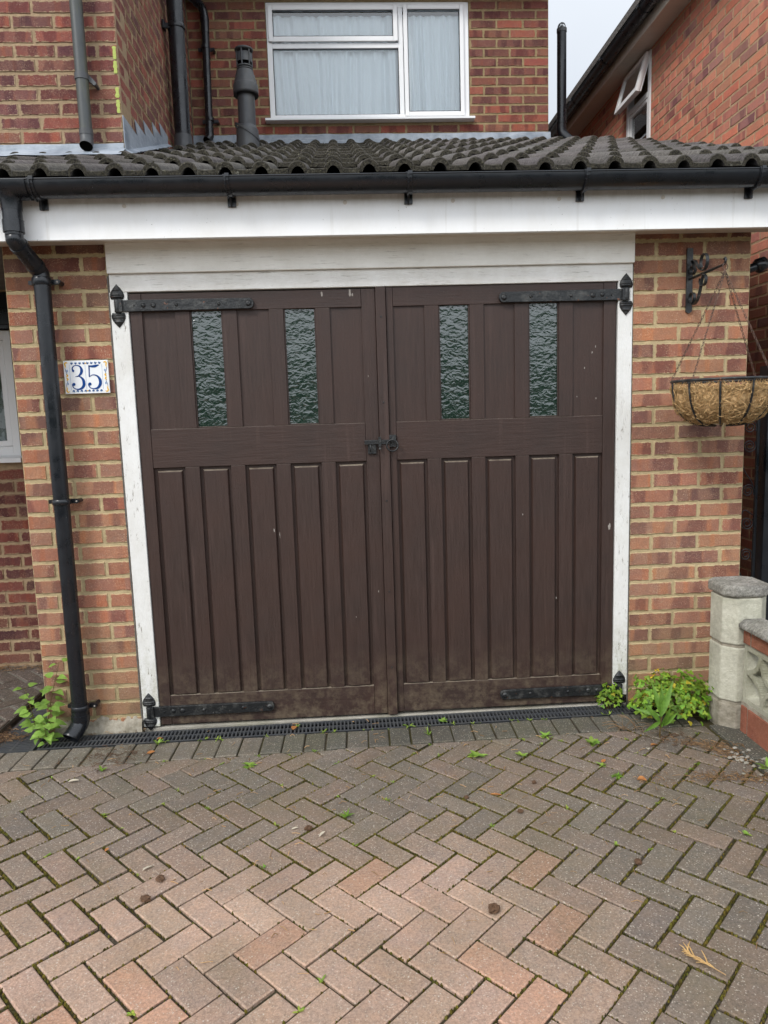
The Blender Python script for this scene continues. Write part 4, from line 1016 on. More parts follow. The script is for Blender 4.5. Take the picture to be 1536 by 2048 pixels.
# rear window
def frame_xz(mb, x0, z0, x1, z1, w, y0, y1):
    mb.box(x0, y0, z0, x0+w, y1, z1); mb.box(x1-w, y0, z0, x1, y1, z1); mb.box(x0+w, y0, z0, x1-w, y1, z0+w); mb.box(x0+w, y0, z1-w, x1-w, y1, z1)
wn = thing('tmp', None, None); bpy.data.objects.remove(wn)
mb = MB(); Y0 = 3.205
frame_xz(mb, .484, 3.945, 2.180, 4.866, .042, Y0, Y0+.065)
mb.box(1.584, Y0+.001, 3.987, 1.624, Y0+.064, 4.824); mb.box(.526, Y0+.002, 4.512, 1.584, Y0+.063, 4.552)
wf = mb.build('window', MAT['upvc'], house, bevel=.003)
def pane_xz(x0, z0, x1, z1, y, par):
    mb = MB(); mb.face([(x0, y, z0), (x1, y, z0), (x1, y, z1), (x0, y, z1)]); return mb.build('pane', MAT['glass'], par)
mb = MB(); frame_xz(mb, .500, 4.560, 1.580, 4.840, .038, Y0-.018, Y0-.001); sa_ = mb.build('sash', MAT['upvc'], wf, bevel=.004)
mb = MB(); frame_xz(mb, 1.628, 3.966, 2.138, 4.840, .034, Y0-.018, Y0-.001); sb_ = mb.build('sash', MAT['upvc'], wf, bevel=.004)
pane_xz(.530, 4.592, 1.545, 4.812, Y0+.004, wf); pane_xz(.524, 3.985, 1.586, 4.515, Y0+.020, wf); pane_xz(1.65, 3.99, 2.115, 4.816, Y0+.004, wf)
for q in ((.5385, 4.5985, 1.5415, 4.8015, Y0-.012), (1.6625, 4.0005, 2.1035, 4.8055, Y0-.012), (.5265, 3.9875, 1.5835, 4.5115, Y0+.010)):
    mb = MB(); frame_xz(mb, q[0], q[1], q[2], q[3], .0055, q[4], q[4]+.008); mb.build('gasket', MAT['pvc'], wf)
mb = MB(); mb.prism([(3.125, 3.918), (3.125, 3.936), (3.205, 3.944), (3.27, 3.944), (3.27, 3.918)][::-1], 'x', .445, 2.215); mb.build('sill', MAT['upvc'], wf, bevel=.002)
# room behind
mb = MB()
for q in ([(.2, 3.42, 3.6), (2.6, 3.42, 3.6), (2.6, 5.4, 3.6), (.2, 5.4, 3.6)], [(.2, 5.4, 3.6), (2.6, 5.4, 3.6), (2.6, 5.4, 4.9), (.2, 5.4, 4.9)], [(.2, 3.42, 3.6), (.2, 5.4, 3.6), (.2, 5.4, 4.9), (.2, 3.42, 4.9)],
          [(2.6, 3.42, 3.6), (2.6, 3.42, 4.9), (2.6, 5.4, 4.9), (2.6, 5.4, 3.6)], [(.2, 3.42, 4.9), (.2, 5.4, 4.9), (2.6, 5.4, 4.9), (2.6, 3.42, 4.9)]): mb.face(q)
mb.build('room', MAT['room'], house)
def curtain(name, label, x0, x1, z0, z1, y, seed, lean=0, amp=.026):
    mb = MB(); n = int((x1-x0)/.006); rows = []; random.seed(seed)
    ph = [(rnd(5, 20), rnd(0, 6), rnd(.3, 1)) for _ in range(6)]
    for iz in range(9):
        t = iz/8; z = z1+(z0-z1)*t; row = []
        for i in range(n+1):
            x = x0+(x1-x0)*i/n; xs = x + .02*t*sin(x*7+seed) + lean*t*(x-x0)
            h = sum(a_*sin(f_*2*pi*(x+.02*t*sin(3*x+p_))+p_) for f_, p_, a_ in ph)/2.2*amp*(.6+.6*t)*(1.0+.8*mnoise.noise((x*5, seed, t)))
            row.append((xs, y+h, z))
        rows.append(row)
    mb.grid(rows, True, flip=True); o = mb.build(name, MAT['net']); return tag(o, label, 'curtain', 'net curtains in the first floor window')
curtain('net_curtain', 'white gathered net curtain filling the wide left half of the upper window', .50, 1.60, 3.955, 4.79, 3.268, 3)
curtain('net_curtain', 'white gathered net curtain in the narrow right sash of the upper window', 1.612, 2.16, 3.955, 4.79, 3.268, 8)
random.seed(99)
# ground-floor window far left
mb = MB(); yw = 1.085
frame_xz(mb, -3.0, 1.275, -.902, 2.00, .055, yw, yw+.06); mb.box(-1.62, yw+.001, 1.33, -1.56, yw+.059, 1.945)
lw = mb.build('window', MAT['upvc'], house, bevel=.004)
mb = MB(); frame_xz(mb, -1.555, 1.333, -.960, 1.942, .030, yw+.006, yw+.03); mb.build('sash', MAT['upvc'], lw, bevel=.003)
pane_xz(-1.53, 1.36, -.985, 1.92, yw+.024, lw); pane_xz(-2.95, 1.33, -1.62, 1.95, yw+.03, lw)
mb = MB(); mb.prism([(1.005, 1.236), (1.005, 1.262), (1.085, 1.277), (1.15, 1.277), (1.15, 1.236)][::-1], 'x', -3.02, -.885); mb.build('sill', MAT['upvc'], lw, bevel=.002)
mb = MB()
for q in ([(-3.3, 1.26, 1.0), (-.7, 1.26, 1.0), (-.7, 3.0, 1.0), (-3.3, 3.0, 1.0)], [(-3.3, 3, 1.0), (-.7, 3, 1.0), (-.7, 3, 2.3), (-3.3, 3, 2.3)], [(-.7, 1.26, 1.0), (-.7, 1.26, 2.3), (-.7, 3, 2.3), (-.7, 3, 1.0)], [(-3.3, 1.26, 2.3), (-3.3, 3, 2.3), (-.7, 3, 2.3), (-.7, 1.26, 2.3)], [(-3.3, 1.26, 1.0), (-3.3, 3, 1.0), (-3.3, 3, 2.3), (-3.3, 1.26, 2.3)]): mb.face(q)
mb.build('room', MAT['room'], house)
mb = MB(); n = 120; rows = [[(-1.55+.62*i/n, 1.16+.004*sin(i*.6), z) for i in range(n+1)] for z in (1.66, 1.33)]; mb.grid(rows, True)
tag(mb.build('lace_curtain', MAT['lace']), 'grey lace half curtain in the ground floor window at far left', 'curtain')
mb = MB(); mb.box(-3.0, 1.05, 2.005, -.90, 1.09, 2.03); mb.box(-.98, 1.05, 2.03, -.895, 1.09, 2.21); mb.box(-1.09, 1.05, 2.03, -1.06, 1.09, 2.21); mb.box(-3.0, 1.05, 2.195, -1.06, 1.09, 2.21)
lt = mb.build('fanlight', MAT['pvc'], house, bevel=.003)
mb = MB(); mb.box(-1.06, 1.065, 2.03, -.98, 1.07, 2.195); mb.box(-2.95, 1.065, 2.03, -1.09, 1.07, 2.195); mb.build('amber_pane', MAT['amber'], lt)

# upper left rainwater pipe
p1 = thing('rainwater_pipe', 'faded grey green rainwater pipe with open end on the upper left house wall', 'pipe')
mb = MB(); px_ = -.353
mb.tube([(px_+.002, .985, 4.93), (px_, .985, 3.0)], .0335, 20, cap=False); mb.build('pipe', MAT['pvc_old'], p1)
mb = MB(); mb.tube([(px_, .985, 3.055), (px_, .985, 3.025)], .037, 20); mb.tube([(px_, .985, 3.03), (px_, .983, 2.992), (px_, .965, 2.962)], [.035]*3, 20, cap=False); mb.tube([(px_, .967, 2.9655), (px_, .966, 2.9645)], .033, 20, mi=1)
mb.build('open_end', [MAT['pvc_grey'], MAT['void']], p1)
for z in (3.32,):
    mb = MB(); mb.tube([(px_, .985, z+.022), (px_, .985, z-.010)], .0375, 20); mb.prism([(px_+.03, z-.012), (px_+.068, z-.034), (px_+.075, z-.022), (px_+.035, z+.022)], 'y', .99, 1.03)
    mb.tube([(px_+.064, .985, z-.026), (px_+.064, 1.048, z-.026)], .010, 10); mb.build('clip', MAT['pvc_grey'], p1)
# soil pipe beside the return wall
p2 = thing('soil_pipe', 'thick black soil pipe standing beside the brick return wall', 'pipe')
sx, sy = -.082, 2.30
mb = MB(); mb.tube([(sx, sy, 5.3), (sx, sy, 3.43)], .057, 28); mb.build('pipe', MAT['pvc'], p2)
mb = MB(); mb.tube([(sx, sy, 3.50), (sx, sy, 3.495)], .062, 28); mb.tube([(sx, sy, 3.495), (sx, sy, 3.37)], [.063, .070], 28); mb.build('collar', MAT['pvc_grey'], p2)
mb = MB(); mb.tube([(sx, sy, 4.245), (sx, sy, 4.215)], .0635, 28); mb.box(sx-.09, sy-.045, 4.205, sx-.02, sy-.03, 4.24); mb.box(-.166, sy-.07, 4.195, -.150, sy-.01, 4.25); mb.build('clip', MAT['pvc'], p2, bevel=.002)
# slim rainwater pipe on the rear wall
p3 = thing('slim_downpipe', 'slim black pipe with a bend at its top on the rear wall corner', 'pipe')
mb = MB(); bx = -.004
mb.tube(catmull([(-.36, 3.14, 5.05), (-.10, 3.14, 4.87), (-.03, 3.14, 4.80), (bx-.006, 3.14, 4.72), (bx-.006, 3.14, 4.60)], 4), .033, 18); mb.tube([(bx-.006, 3.14, 4.62), (bx-.02, 3.14, 3.80)], .031, 18); mb.build('pipe', MAT['pvc'], p3)
mb = MB(); mb.tube([(-.075, 3.14, 4.845), (-.05, 3.14, 4.825)], .036, 18); mb.build('collar', MAT['pvc'], p3)
mb = MB(); mb.tube([(bx-.006, 3.14, 4.72), (bx-.006, 3.14, 4.69)], .036, 18); mb.build('collar', MAT['pvc'], p3)
for z in (4.49, 3.93):
    mb = MB(); mb.tube([(bx-.012, 3.14, z+.015), (bx-.012, 3.14, z-.01)], .036, 18); mb.box(bx-.075, 3.15, z-.022, bx+.055, 3.165, z+.004); mb.tube([(bx+.05, 3.14, z-.01), (bx+.05, 3.2, z-.01)], .012, 10); mb.build('clip', MAT['pvc'], p3)
mb = MB(); mb.tube(catmull([(bx-.02, 3.14, 3.87), (bx-.022, 3.14, 3.80), (bx-.04, 3.11, 3.755)], 4), .035, 18, cap=False); mb.tube([(bx-.041, 3.109, 3.753), (bx-.042, 3.108, 3.752)], .033, 18, mi=1); mb.build('shoe', [MAT['pvc'], MAT['void']], p3)
# flue terminal through the roof
fl = thing('flue_terminal', 'grey boiler flue terminal with conical cowl standing on the garage roof', 'flue')
fx, fy = .388, 2.30; cz = 3.42
mb = MB(); mb.tube([(fx-.004, fy, 3.38), (fx, fy, 3.88)], .0625, 32); mb.build('pipe', MAT['pvc_grey'], fl)
mb = MB(); ct = [(fx-.004, fy-.01, 3.34), (fx-.004, fy, 3.53)]; mb.tube(ct, [.086, .080], 32)
mb.tube([(fx-.004, fy, 3.53), (fx-.003, fy, 3.56)], [.080, .064], 32); mb.ribbon([(fx-.004+.0845*cos(a), fy-.002+.0845*sin(a), 3.515-.06*cos(a)*.9+.0) for a in [2*pi*i/40 for i in range(41)]], .020, (0, 0, 1), .006)
mb.build('collar', MAT['pvc_grey'], fl)
mb = MB(); mb.lathe((fx, fy, 0), [(.060, 3.795), (.089, 3.765), (.0905, 3.785), (.089, 3.835), (.084, 3.842), (.080, 3.846), (.078, 3.87), (.073, 3.876), (.070, 3.90), (.064, 3.905), (.061, 3.93), (.055, 3.937)], 32); mb.build('cone', MAT['pvc_grey'], fl)
mb = MB(); mb.lathe((fx, fy, 0), [(.040, 3.935), (.040, 4.06)], 24, mi=1)
for z in (3.938, 3.955): mb.lathe((fx, fy, 0), [(.042, z), (.058, z), (.058, z+.009), (.042, z+.009)], 32)
mb.lathe((fx, fy, 0), [(.054, 3.990), (.054, 4.052), (.050, 4.052)], 32)
mb.lathe((fx, fy, 0), [(.0, 4.074), (.064, 4.068), (.066, 4.080), (.05, 4.088), (0, 4.09)], 32)
for i in range(6):
    a = 2*pi*i/6+.3; c_, s_ = cos(a), sin(a); mb.tube([(fx+.053*c_, fy+.053*s_, 3.96), (fx+.055*c_, fy+.055*s_, 4.07)], .006, 6)
mb.build('cowl', [MAT['pvc_grey'], MAT['void']], fl)
# vent pipe at the right corner
vp = thing('vent_pipe', 'tall black vent pipe with cage top and elbow beside the house corner', 'pipe')
vx, vy = 3.055, 3.45
mb = MB(); mb.tube([(vx, vy, 4.76), (vx, vy, 3.98)], .041, 24); mb.build('pipe', MAT['pvc'], vp)
mb = MB(); mb.tube(catmull([(vx, vy, 4.0), (vx, vy, 3.93), (vx+.02, vy-.01, 3.88), (vx+.13, vy-.05, 3.78), (vx+.22, vy-.09, 3.70)], 5), .043, 24); mb.tube([(vx, vy, 4.0), (vx, vy, 3.985)], .046, 24); mb.tube([(vx+.09, vy-.035, 3.817), (vx+.10, vy-.04, 3.807)], .047, 24); mb.build('elbow', MAT['pvc'], vp)
mb = MB(); mb.tube([(vx, vy, 4.775), (vx, vy, 4.745)], .044, 24)
for i in range(4):
    a = pi*i/4; mb.tube([(vx+.036*cos(a)*cos(t), vy+.036*sin(a)*cos(t), 4.775+.05*sin(t)) for t in [pi*k/12 for k in range(13)]], .0032, 6)
mb.tube([(vx, vy, 4.775), (vx, vy, 4.80)], [.018, .012], 10); mb.build('cage', MAT['pvc_grey'], vp)

# ------------------------------------------------------------------ neighbour
nb = thing('neighbour_house', 'orange red brick house at right with a sloping view of its eaves and open window', 'house')
NX = 3.93
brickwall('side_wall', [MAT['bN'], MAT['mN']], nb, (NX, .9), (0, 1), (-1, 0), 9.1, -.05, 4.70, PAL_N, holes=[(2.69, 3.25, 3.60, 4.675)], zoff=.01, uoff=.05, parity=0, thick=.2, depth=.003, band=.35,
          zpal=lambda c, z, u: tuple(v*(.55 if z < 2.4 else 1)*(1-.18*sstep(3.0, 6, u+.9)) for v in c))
brickwall('front_wall', [MAT['bN'], MAT['mN']], nb, (NX+.002, .9), (1, 0), (0, -1), 5, -.05, 4.7, PAL_N, zoff=.01, parity=1, thick=.2)
mb = MB(); mb.box(3.75, .6, 4.685, NX+.2, 10, 4.70); mb.build('soffit', MAT['upvc_dirty'], nb)
mb = MB(); mb.box(3.735, .6, 4.665, 3.752, 10, 4.82); mb.build('fascia', MAT['upvc_dirty'], nb, bevel=.002)
mb = MB(); mb.prism([(3.60, 4.80), (3.60, 4.86), (7.2, 7.1), (7.2, 7.0)][::-1], 'y', .55, 10.0); mb.prism([(7.2, 7.0), (7.2, 7.1), (10.8, 4.86), (10.8, 4.80)][::-1], 'y', .55, 10.0); mb.build('roof', MAT['tile'], nb)
mb = MB(); gx, gz = 3.672, 4.785; rows = []
for y in [.6+9.4*i/30 for i in range(31)]: rows.append([(gx+.060*cos(a), y, gz+.060*sin(a)) for a in [pi+pi*j/14 for j in range(15)]])
mb.grid(rows, True); mb.tube([(gx-.06, .6, gz), (gx-.06, 10, gz)], .004, 6)
for y in (2.35, 3.1, 4.0, 4.9, 5.8):
    mb.grid([[(gx+.064*cos(a), y+d_, gz+.064*sin(a)) for a in [pi+pi*j/14 for j in range(15)]] for d_ in (0, .05)], True); mb.box(gx-.075, y, gz-.012, gx-.058, y+.05, gz+.012)
ng = mb.build('gutter', MAT['pvc'], nb)
# its window: fixed light below, top-hung sash pushed open above
mb = MB(); X0 = NX-.012
def frame_yz(mb, y0, z0, y1, z1, w, x0, x1):
    mb.box(x0, y0, z0, x1, y0+w, z1); mb.box(x0, y1-w, z0, x1, y1, z1); mb.box(x0, y0+w, z0, x1, y1-w, z0+w); mb.box(x0, y0+w, z1-w, x1, y1-w, z1)
frame_yz(mb, 3.592, 3.60, 4.148, 4.672, .05, X0, X0+.06); mb.box(X0+.001, 3.642, 4.285, X0+.059, 4.098, 4.335)
nw = mb.build('window', MAT['upvc'], nb, bevel=.003)
mb = MB(); frame_yz(mb, 3.645, 3.64, 4.095, 4.283, .03, X0+.008, X0+.03); mb.build('bead', MAT['upvc'], nw, bevel=.003)
mb = MB(); mb.box(X0+.03, 3.66, 3.65, X0+.034, 4.08, 4.28); mb.build('pane', MAT['glass'], nw)
sh = bpy.data.objects.new('sash', None); col.objects.link(sh); sh.parent = nw; sh.location = (X0-.006, 0, 4.655); 
mb = MB(); mb2 = MB()
def box_rel(m_, y0, z0, y1, z1, x0, x1): m_.box(x0, y0, z0-4.655, x1, y1, z1-4.655)
A_ = MB(); w = .05
for q in ((3.600, 4.305, 3.65, 4.655), (4.09, 4.305, 4.14, 4.655), (3.65, 4.305, 4.09, 4.355), (3.65, 4.605, 4.09, 4.655)):
    box_rel(A_, q[0], q[1], q[2], q[3], -.020, .010); 
for q in ((3.612, 4.317, 3.63, 4.643), (4.11, 4.317, 4.128, 4.643), (3.63, 4.317, 4.11, 4.335)): box_rel(A_, q[0], q[1], q[2], q[3], .0105, .035)
G_ = MB(); box_rel(G_, 3.645, 4.35, 4.095, 4.61, -.008, -.004)
bpy.data.objects.remove(sh)
ang = R(-16); Rm = Matrix.Rotation(ang, 4, 'Y')
for m_, nm, mt in ((A_, 'sash', 'upvc'), (G_, 'pane', 'glass')):
    m_.v = [tuple((Matrix.Rotation(-ang, 4, 'Y') @ Vector(v)) + Vector((X0-.014, 0, 4.655))) for v in m_.v]
    m_.build(nm, MAT[mt], nw, bevel=(.003 if nm == 'sash' else 0))
mb = MB(); 
for q in ([(4.15, 3.5, 3.5), (4.15, 4.3, 3.5), (4.15, 4.3, 4.7), (4.15, 3.5, 4.7)],): mb.face(q)
mb.face([(5.4, 3.0, 3.2), (5.4, 5.0, 3.2), (5.4, 5.0, 4.7), (5.4, 3.0, 4.7)])
mb.box(4.14, 3.0, 3.2, 5.4, 5.0, 3.21); mb.box(4.14, 3.0, 4.705, 5.4, 5.0, 4.71); mb.box(4.14, 3.0, 3.2, 5.4, 3.01, 4.7); mb.box(4.14, 5.0, 3.2, 5.4, 5.01, 4.7)
mb.f = mb.f[1:]; mb.uv = mb.uv[1:]; mb.ca = mb.ca[1:]; mb.cb = mb.cb[1:]; mb.mi = mb.mi[1:]; mb.sm = mb.sm[1:]
mb.build('room', MAT['room'], nb)
# round black waste pipe stub on the garage corner
wp = thing('waste_pipe', 'stubby black waste pipe elbow sticking out at the garage corner above the basket', 'pipe')
mb = MB(); mb.tube([(2.885, .06, 2.055), (2.955, .055, 2.075)], .020, 16); mb.build('pipe', MAT['pvc'], wp)
mb = MB(); mb.tube([(2.945, .055, 2.072), (2.952, .0545, 2.075), (2.985, .052, 2.085), (2.992, .052, 2.087)], [.026, .033, .033, .024], 18); mb.tube([(2.965, .02, 2.10), (2.965, .085, 2.06)], .008, 8); mb.build('end_cap', MAT['pvc'], wp)

# ------------------------------------------------------------------ hanging basket and bracket
bk = thing('basket_bracket', 'black scrolled wrought iron bracket on the right brick pier', 'bracket', loc=(2.60, 0, 2.0))
bx = 2.601
def b2(mb, nm): return rel(mb.build(nm, MAT['iron'], bk), 2.60, 0, 2.0)
mb = MB(); pl = [(bx-.014, 1.868), (bx, 1.860), (bx+.014, 1.868), (bx+.014, 2.140), (bx+.012, 2.148), (bx-.012, 2.148), (bx-.014, 2.140)]
mb.prism(pl, 'y', -.010, -.002); b2(mb, 'back_plate')
mb = MB(); tip = Vector((bx+.016, -.275, 2.022)); st_ = Vector((bx, -.008, 2.012)); mb.tube([st_, st_+(tip-st_)*.5, st_+(tip-st_)*.8, tip], [.0065, .0065, .006, .005], 4, smooth=False)
mb.tube([tip, tip+Vector((.001, -.010, .006)), tip+Vector((.002, -.016, .018)), tip+Vector((.002, -.008, .026)), tip+Vector((.001, 0, .022))], .005, 8); b2(mb, 'arm')
def spiral(c, r0, r1, a0, a1, n=22): return [(bx, c[0]+(r0+(r1-r0)*i/n)*cos(a0+(a1-a0)*i/n), c[1]+(r0+(r1-r0)*i/n)*sin(a0+(a1-a0)*i/n)) for i in range(n+1)]
A1 = spiral((-.040, 2.052), .012, .030, 2.6*pi, .5*pi) ; 
mb = MB(); P_ = spiral((-.036, 2.050), .008, .028, 3.1*pi, 1.0*pi)[:-1] + [(bx, -.030, 2.088), (bx, -.055, 2.085), (bx, -.095, 2.045), (bx, -.125, 2.028)]
mb.ribbon(P_, .014, (1, 0, 0), .003); mb.ribbon([(bx, -.125, 2.028)]+[(bx, -.140-.030*sin(t), 2.062-.034*cos(t)) for t in [pi*1.7*i/18 for i in range(19)]], .014, (1, 0, 0), .003); b2(mb, 'scroll')
mb = MB(); P_ = [(bx, -.036+.026*cos(t)*(1-.25*i/20), 1.925+.026*sin(t)*(1-.25*i/20)) for i, t in enumerate([-.5*pi-2.0*pi*k/20 for k in range(21)])][::-1]
P_ += [(bx, -.050, 1.893), (bx, -.085, 1.905), (bx, -.110, 1.945), (bx, -.125, 1.990), (bx, -.140, 2.010)]
mb.ribbon(catmull(P_, 2), .014, (1, 0, 0), .003)
mb.ribbon([(bx, -.135-.026*sin(t), 1.985+.024*cos(t)) for t in [-.3+pi*1.75*i/18 for i in range(19)]], .014, (1, 0, 0), .003); b2(mb, 'scroll')

BC = Vector((2.622, -.285, 1.545)); BRad = .203
hb = thing('hanging_basket', 'round wire hanging basket with coir liner on chains by the right pier', 'hanging basket', loc=tuple(BC))
def hbb(mb, nm, mat): return rel(mb.build(nm, MAT[mat], hb), *BC)
mb = MB(); mb.tube([(BC.x+BRad*cos(2*pi*i/48), BC.y+BRad*sin(2*pi*i/48), BC.z) for i in range(49)], .0060, 8, cap=False)
hbb(mb, 'rim', 'iron')
def bowl(t, k=1.0): return BRad*k*cos(t)**.80 if t < pi/2 else 0
NW = 10
for i in range(NW):
    a = 2*pi*i/NW+.42; mb = MB(); pts = []
    for q in range(11):
        t = q/10*pi/2*.97; r = BRad*1.0*cos(t)**.55; z = BC.z-.192*sin(t)
        pts.append((BC.x+r*cos(a), BC.y+r*sin(a), z))
    mb.tube(pts, .0046, 6); hbb(mb, 'wire', 'iron')
mb = MB(); rows = []; random.seed(5)
for q in range(15):
    t = q/14*pi/2*.985; row = []
    for i in range(80):
        a = 2*pi*i/80; puff = .955+.075*abs(sin((a-.42)*NW/2))*(1-.6*q/14)
        n_ = .02*mnoise.noise((cos(a)*4, sin(a)*4, q*.4)); r = (BRad*.95*cos(t)**.55)*(puff+n_*2); z = BC.z-.030-.150*sin(t)+(.016*mnoise.noise((cos(a)*6, sin(a)*6, 3)) if q == 0 else 0)
        row.append((BC.x+r*cos(a), BC.y+r*sin(a), z))
    rows.append(row)
mb.grid(rows, True, True)
mb.grid([[(BC.x+(p[0]-BC.x)*.93, BC.y+(p[1]-BC.y)*.93, p[2]+.004) for p in r_] for r_ in rows], True, True, flip=True)
mb.grid([rows[0], [(BC.x+(p[0]-BC.x)*.93, BC.y+(p[1]-BC.y)*.93, p[2]+.004) for p in rows[0]]], True, True)
for k in range(2600):       # loose coir fibres
    a = rnd(0, 2*pi); t = rnd(-.02, 1)**1.0*1.25 if rnd(0, 1) > .25 else rnd(0, .15); t = max(0, t)
    r = BRad*.945*(.965+.05*abs(sin((a-.42)*NW/2)))*cos(t)**.55; p = Vector((BC.x+r*cos(a), BC.y+r*sin(a), BC.z-.030-.152*sin(t)+rnd(0, .012)*(t < .15)))
    nrm = Vector((cos(a)*cos(t), sin(a)*cos(t), -sin(t))); tg = Vector((-sin(a), cos(a), 0)); bt = nrm.cross(tg)
    th = rnd(0, 2*pi); hh_ = random.random()**2; d0 = tg*cos(th)+bt*sin(th); L_ = rnd(.02, .06); cv = rnd(-1, 1)
    pts = [p+d0*L_*(s_-.5)+(tg*cos(th+1.57)+bt*sin(th+1.57))*cv*L_*.5*(s_-.5)**2*4+nrm*(.003+.014*hh_*sin(pi*s_)) for s_ in (0, .33, .66, 1)]
    v = rnd(.75, 1.45); mb.tube(pts, .0012, 3, cap=False, ca=(v, v, v*.95))
hbb(mb, 'liner', 'coir')
top_ = tip+Vector((.002, -.010, .002))
mb = MB(); mb.tube([top_+Vector((.011*cos(t), 0, -.012+.013*sin(t))) for t in [2*pi*i/16 for i in range(17)]], .0022, 6, cap=False)
mb.tube([top_+Vector((.0, 0, -.026)), top_+Vector((-.008, 0, -.040)), top_+Vector((-.018, 0, -.036))], .003, 6); hbb(mb, 'hook', 'chain')
hk = top_+Vector((0, 0, -.030))
for i, a in enumerate((pi*1.16, pi*.83, pi*1.70, pi*.12)):
    mb = MB(); e = Vector((BC.x+BRad*cos(a), BC.y+BRad*sin(a), BC.z+.006)); L_ = (e-hk).length; n = int(L_/.0145); dv = (e-hk)/n; tt = dv.normalized()
    s1 = tt.cross(Vector((0, 1, .1))).normalized(); s2 = tt.cross(s1)
    for k in range(n):
        c = hk+dv*(k+.5); ax = s1 if k % 2 else (s1*.25+s2).normalized()
        mb.tube([c+tt*.0095*cos(2*pi*q/10)+ax*.0038*sin(2*pi*q/10) for q in range(11)], .00115, 4, cap=False)
    hbb(mb, 'chain', 'chain')

# ------------------------------------------------------------------ gate
gt = thing('iron_gate', 'black scrolled iron gate closing the passage right of the garage', 'gate', loc=(3.2, .1, 0))
def gb(mb, nm): return rel(mb.build(nm, MAT['pvc'], gt), 3.2, .1, 0)
mb = MB()
for x in (2.925, 3.012): mb.tube([(x, .1, .05), (x, .1, 1.50)], .009 if x > 3 else .007, 4, smooth=False, twist=pi/4)
for z in (.12, 1.45): mb.box(2.92, .092, z, 3.85, .108, z+.02)
mb.box(3.84, .088, .03, 3.87, .112, 1.55); gb(mb, 'frame')
mb = MB(); mb.box(3.034, .06, .03, 3.135, .14, 1.62); gb(mb, 'post')
mb = MB()
for x in [3.2+.09*i for i in range(7)]: mb.tube([(x, .1, .14), (x, .1, 1.45)], .006, 8)
gb(mb, 'bars')
mb = MB()
for i, z in enumerate((1.33, 1.24, 1.02, .86, .70, .56)):
    s = 1 if i % 2 else -1; c = (2.972, z)
    sp_ = [(c[0]+(.008+.026*k/24)*cos(s*(4.2*pi*k/24)), .1, c[1]+(.008+.026*k/24)*sin(s*(4.2*pi*k/24))) for k in range(25)]
    mb = MB(); mb.tube(sp_, .0028, 6); gb(mb, 'scroll')
for P_ in ([(2.93, .1, 1.19), (2.95, .1, 1.12), (2.99, .1, 1.06), (3.005, .1, 1.0)], [(2.93, .1, .80), (2.95, .1, .92), (3.0, .1, .90)], [(2.925, .1, .66), (2.95, .1, .60), (3.0, .1, .52)]):
    mb = MB(); mb.tube(catmull(P_, 4), .0028, 6); gb(mb, 'scroll')

# ------------------------------------------------------------------ low screen wall and pier
pr_ = thing('block_pier', 'stubby pale concrete pier with speckled cap at the end of the low wall', 'pier', loc=(2.73, -.16, 0))
def pierb(mb, nm, mat, bev=.004): return rel(mb.build(nm, MAT[mat], pr_, bevel=bev), 2.73, -.16, 0)
def octo(x0, x1, y0, y1, c): return [(x0+c, y1), (x0, y1-c), (x0, y0+c), (x0+c, y0), (x1-c, y0), (x1, y0+c), (x1, y1-c), (x1-c, y1)]
for z0, z1, g_ in ((-.02, .112, -.010), (.128, .375, 0), (.390, .600, 0)):
    mb = MB(); mb.prism(octo(2.648, 2.850, -.342, -.140, .050), 'z', z1, z0); pierb(mb, 'block', 'screen' if z0 > 0 else 'cement', .006)
mb = MB(); mb.prism(octo(2.655, 2.843, -.335, -.147, .048), 'z', .615, .0); pierb(mb, 'mortar_bed', 'cement')
mb = MB(); mb.prism(octo(2.640, 2.858, -.350, -.132, .042), 'z', .655, .606); pierb(mb, 'cap', 'coping', .012)
gw = thing('low_screen_wall', 'low garden wall of pierced concrete screen block between red brick courses', 'wall', loc=(2.83, -1, 0))
def gwb(mb, nm, mat, bev=0): return rel(mb.build(nm, MAT[mat], gw, bevel=bev), 2.83, -1, 0)
WX0, WX1, WY0, WY1 = 2.712, 2.800, -2.0, -.350
y = WY1
for z0, z1, sh in ((-.02, .125, .055), (.408, .466, .060)):
    y = WY1; first = True
    while y > WY0:
        ln = sh if first else .215; first = False; y2 = max(WY0, y-ln)
        mb = MB(); mb.box(WX0+rnd(-.002, .002), y2+.006, z0, WX1, y-.006, z1); gwb(mb, 'brick', 'red_brick', .004); y = y2
mb = MB(); mb.box(WX0+.006, WY0, -.02, WX1-.005, WY1, .140); mb.box(WX0+.006, WY0, .402, WX1-.005, WY1, .476); gwb(mb, 'mortar', 'cement')
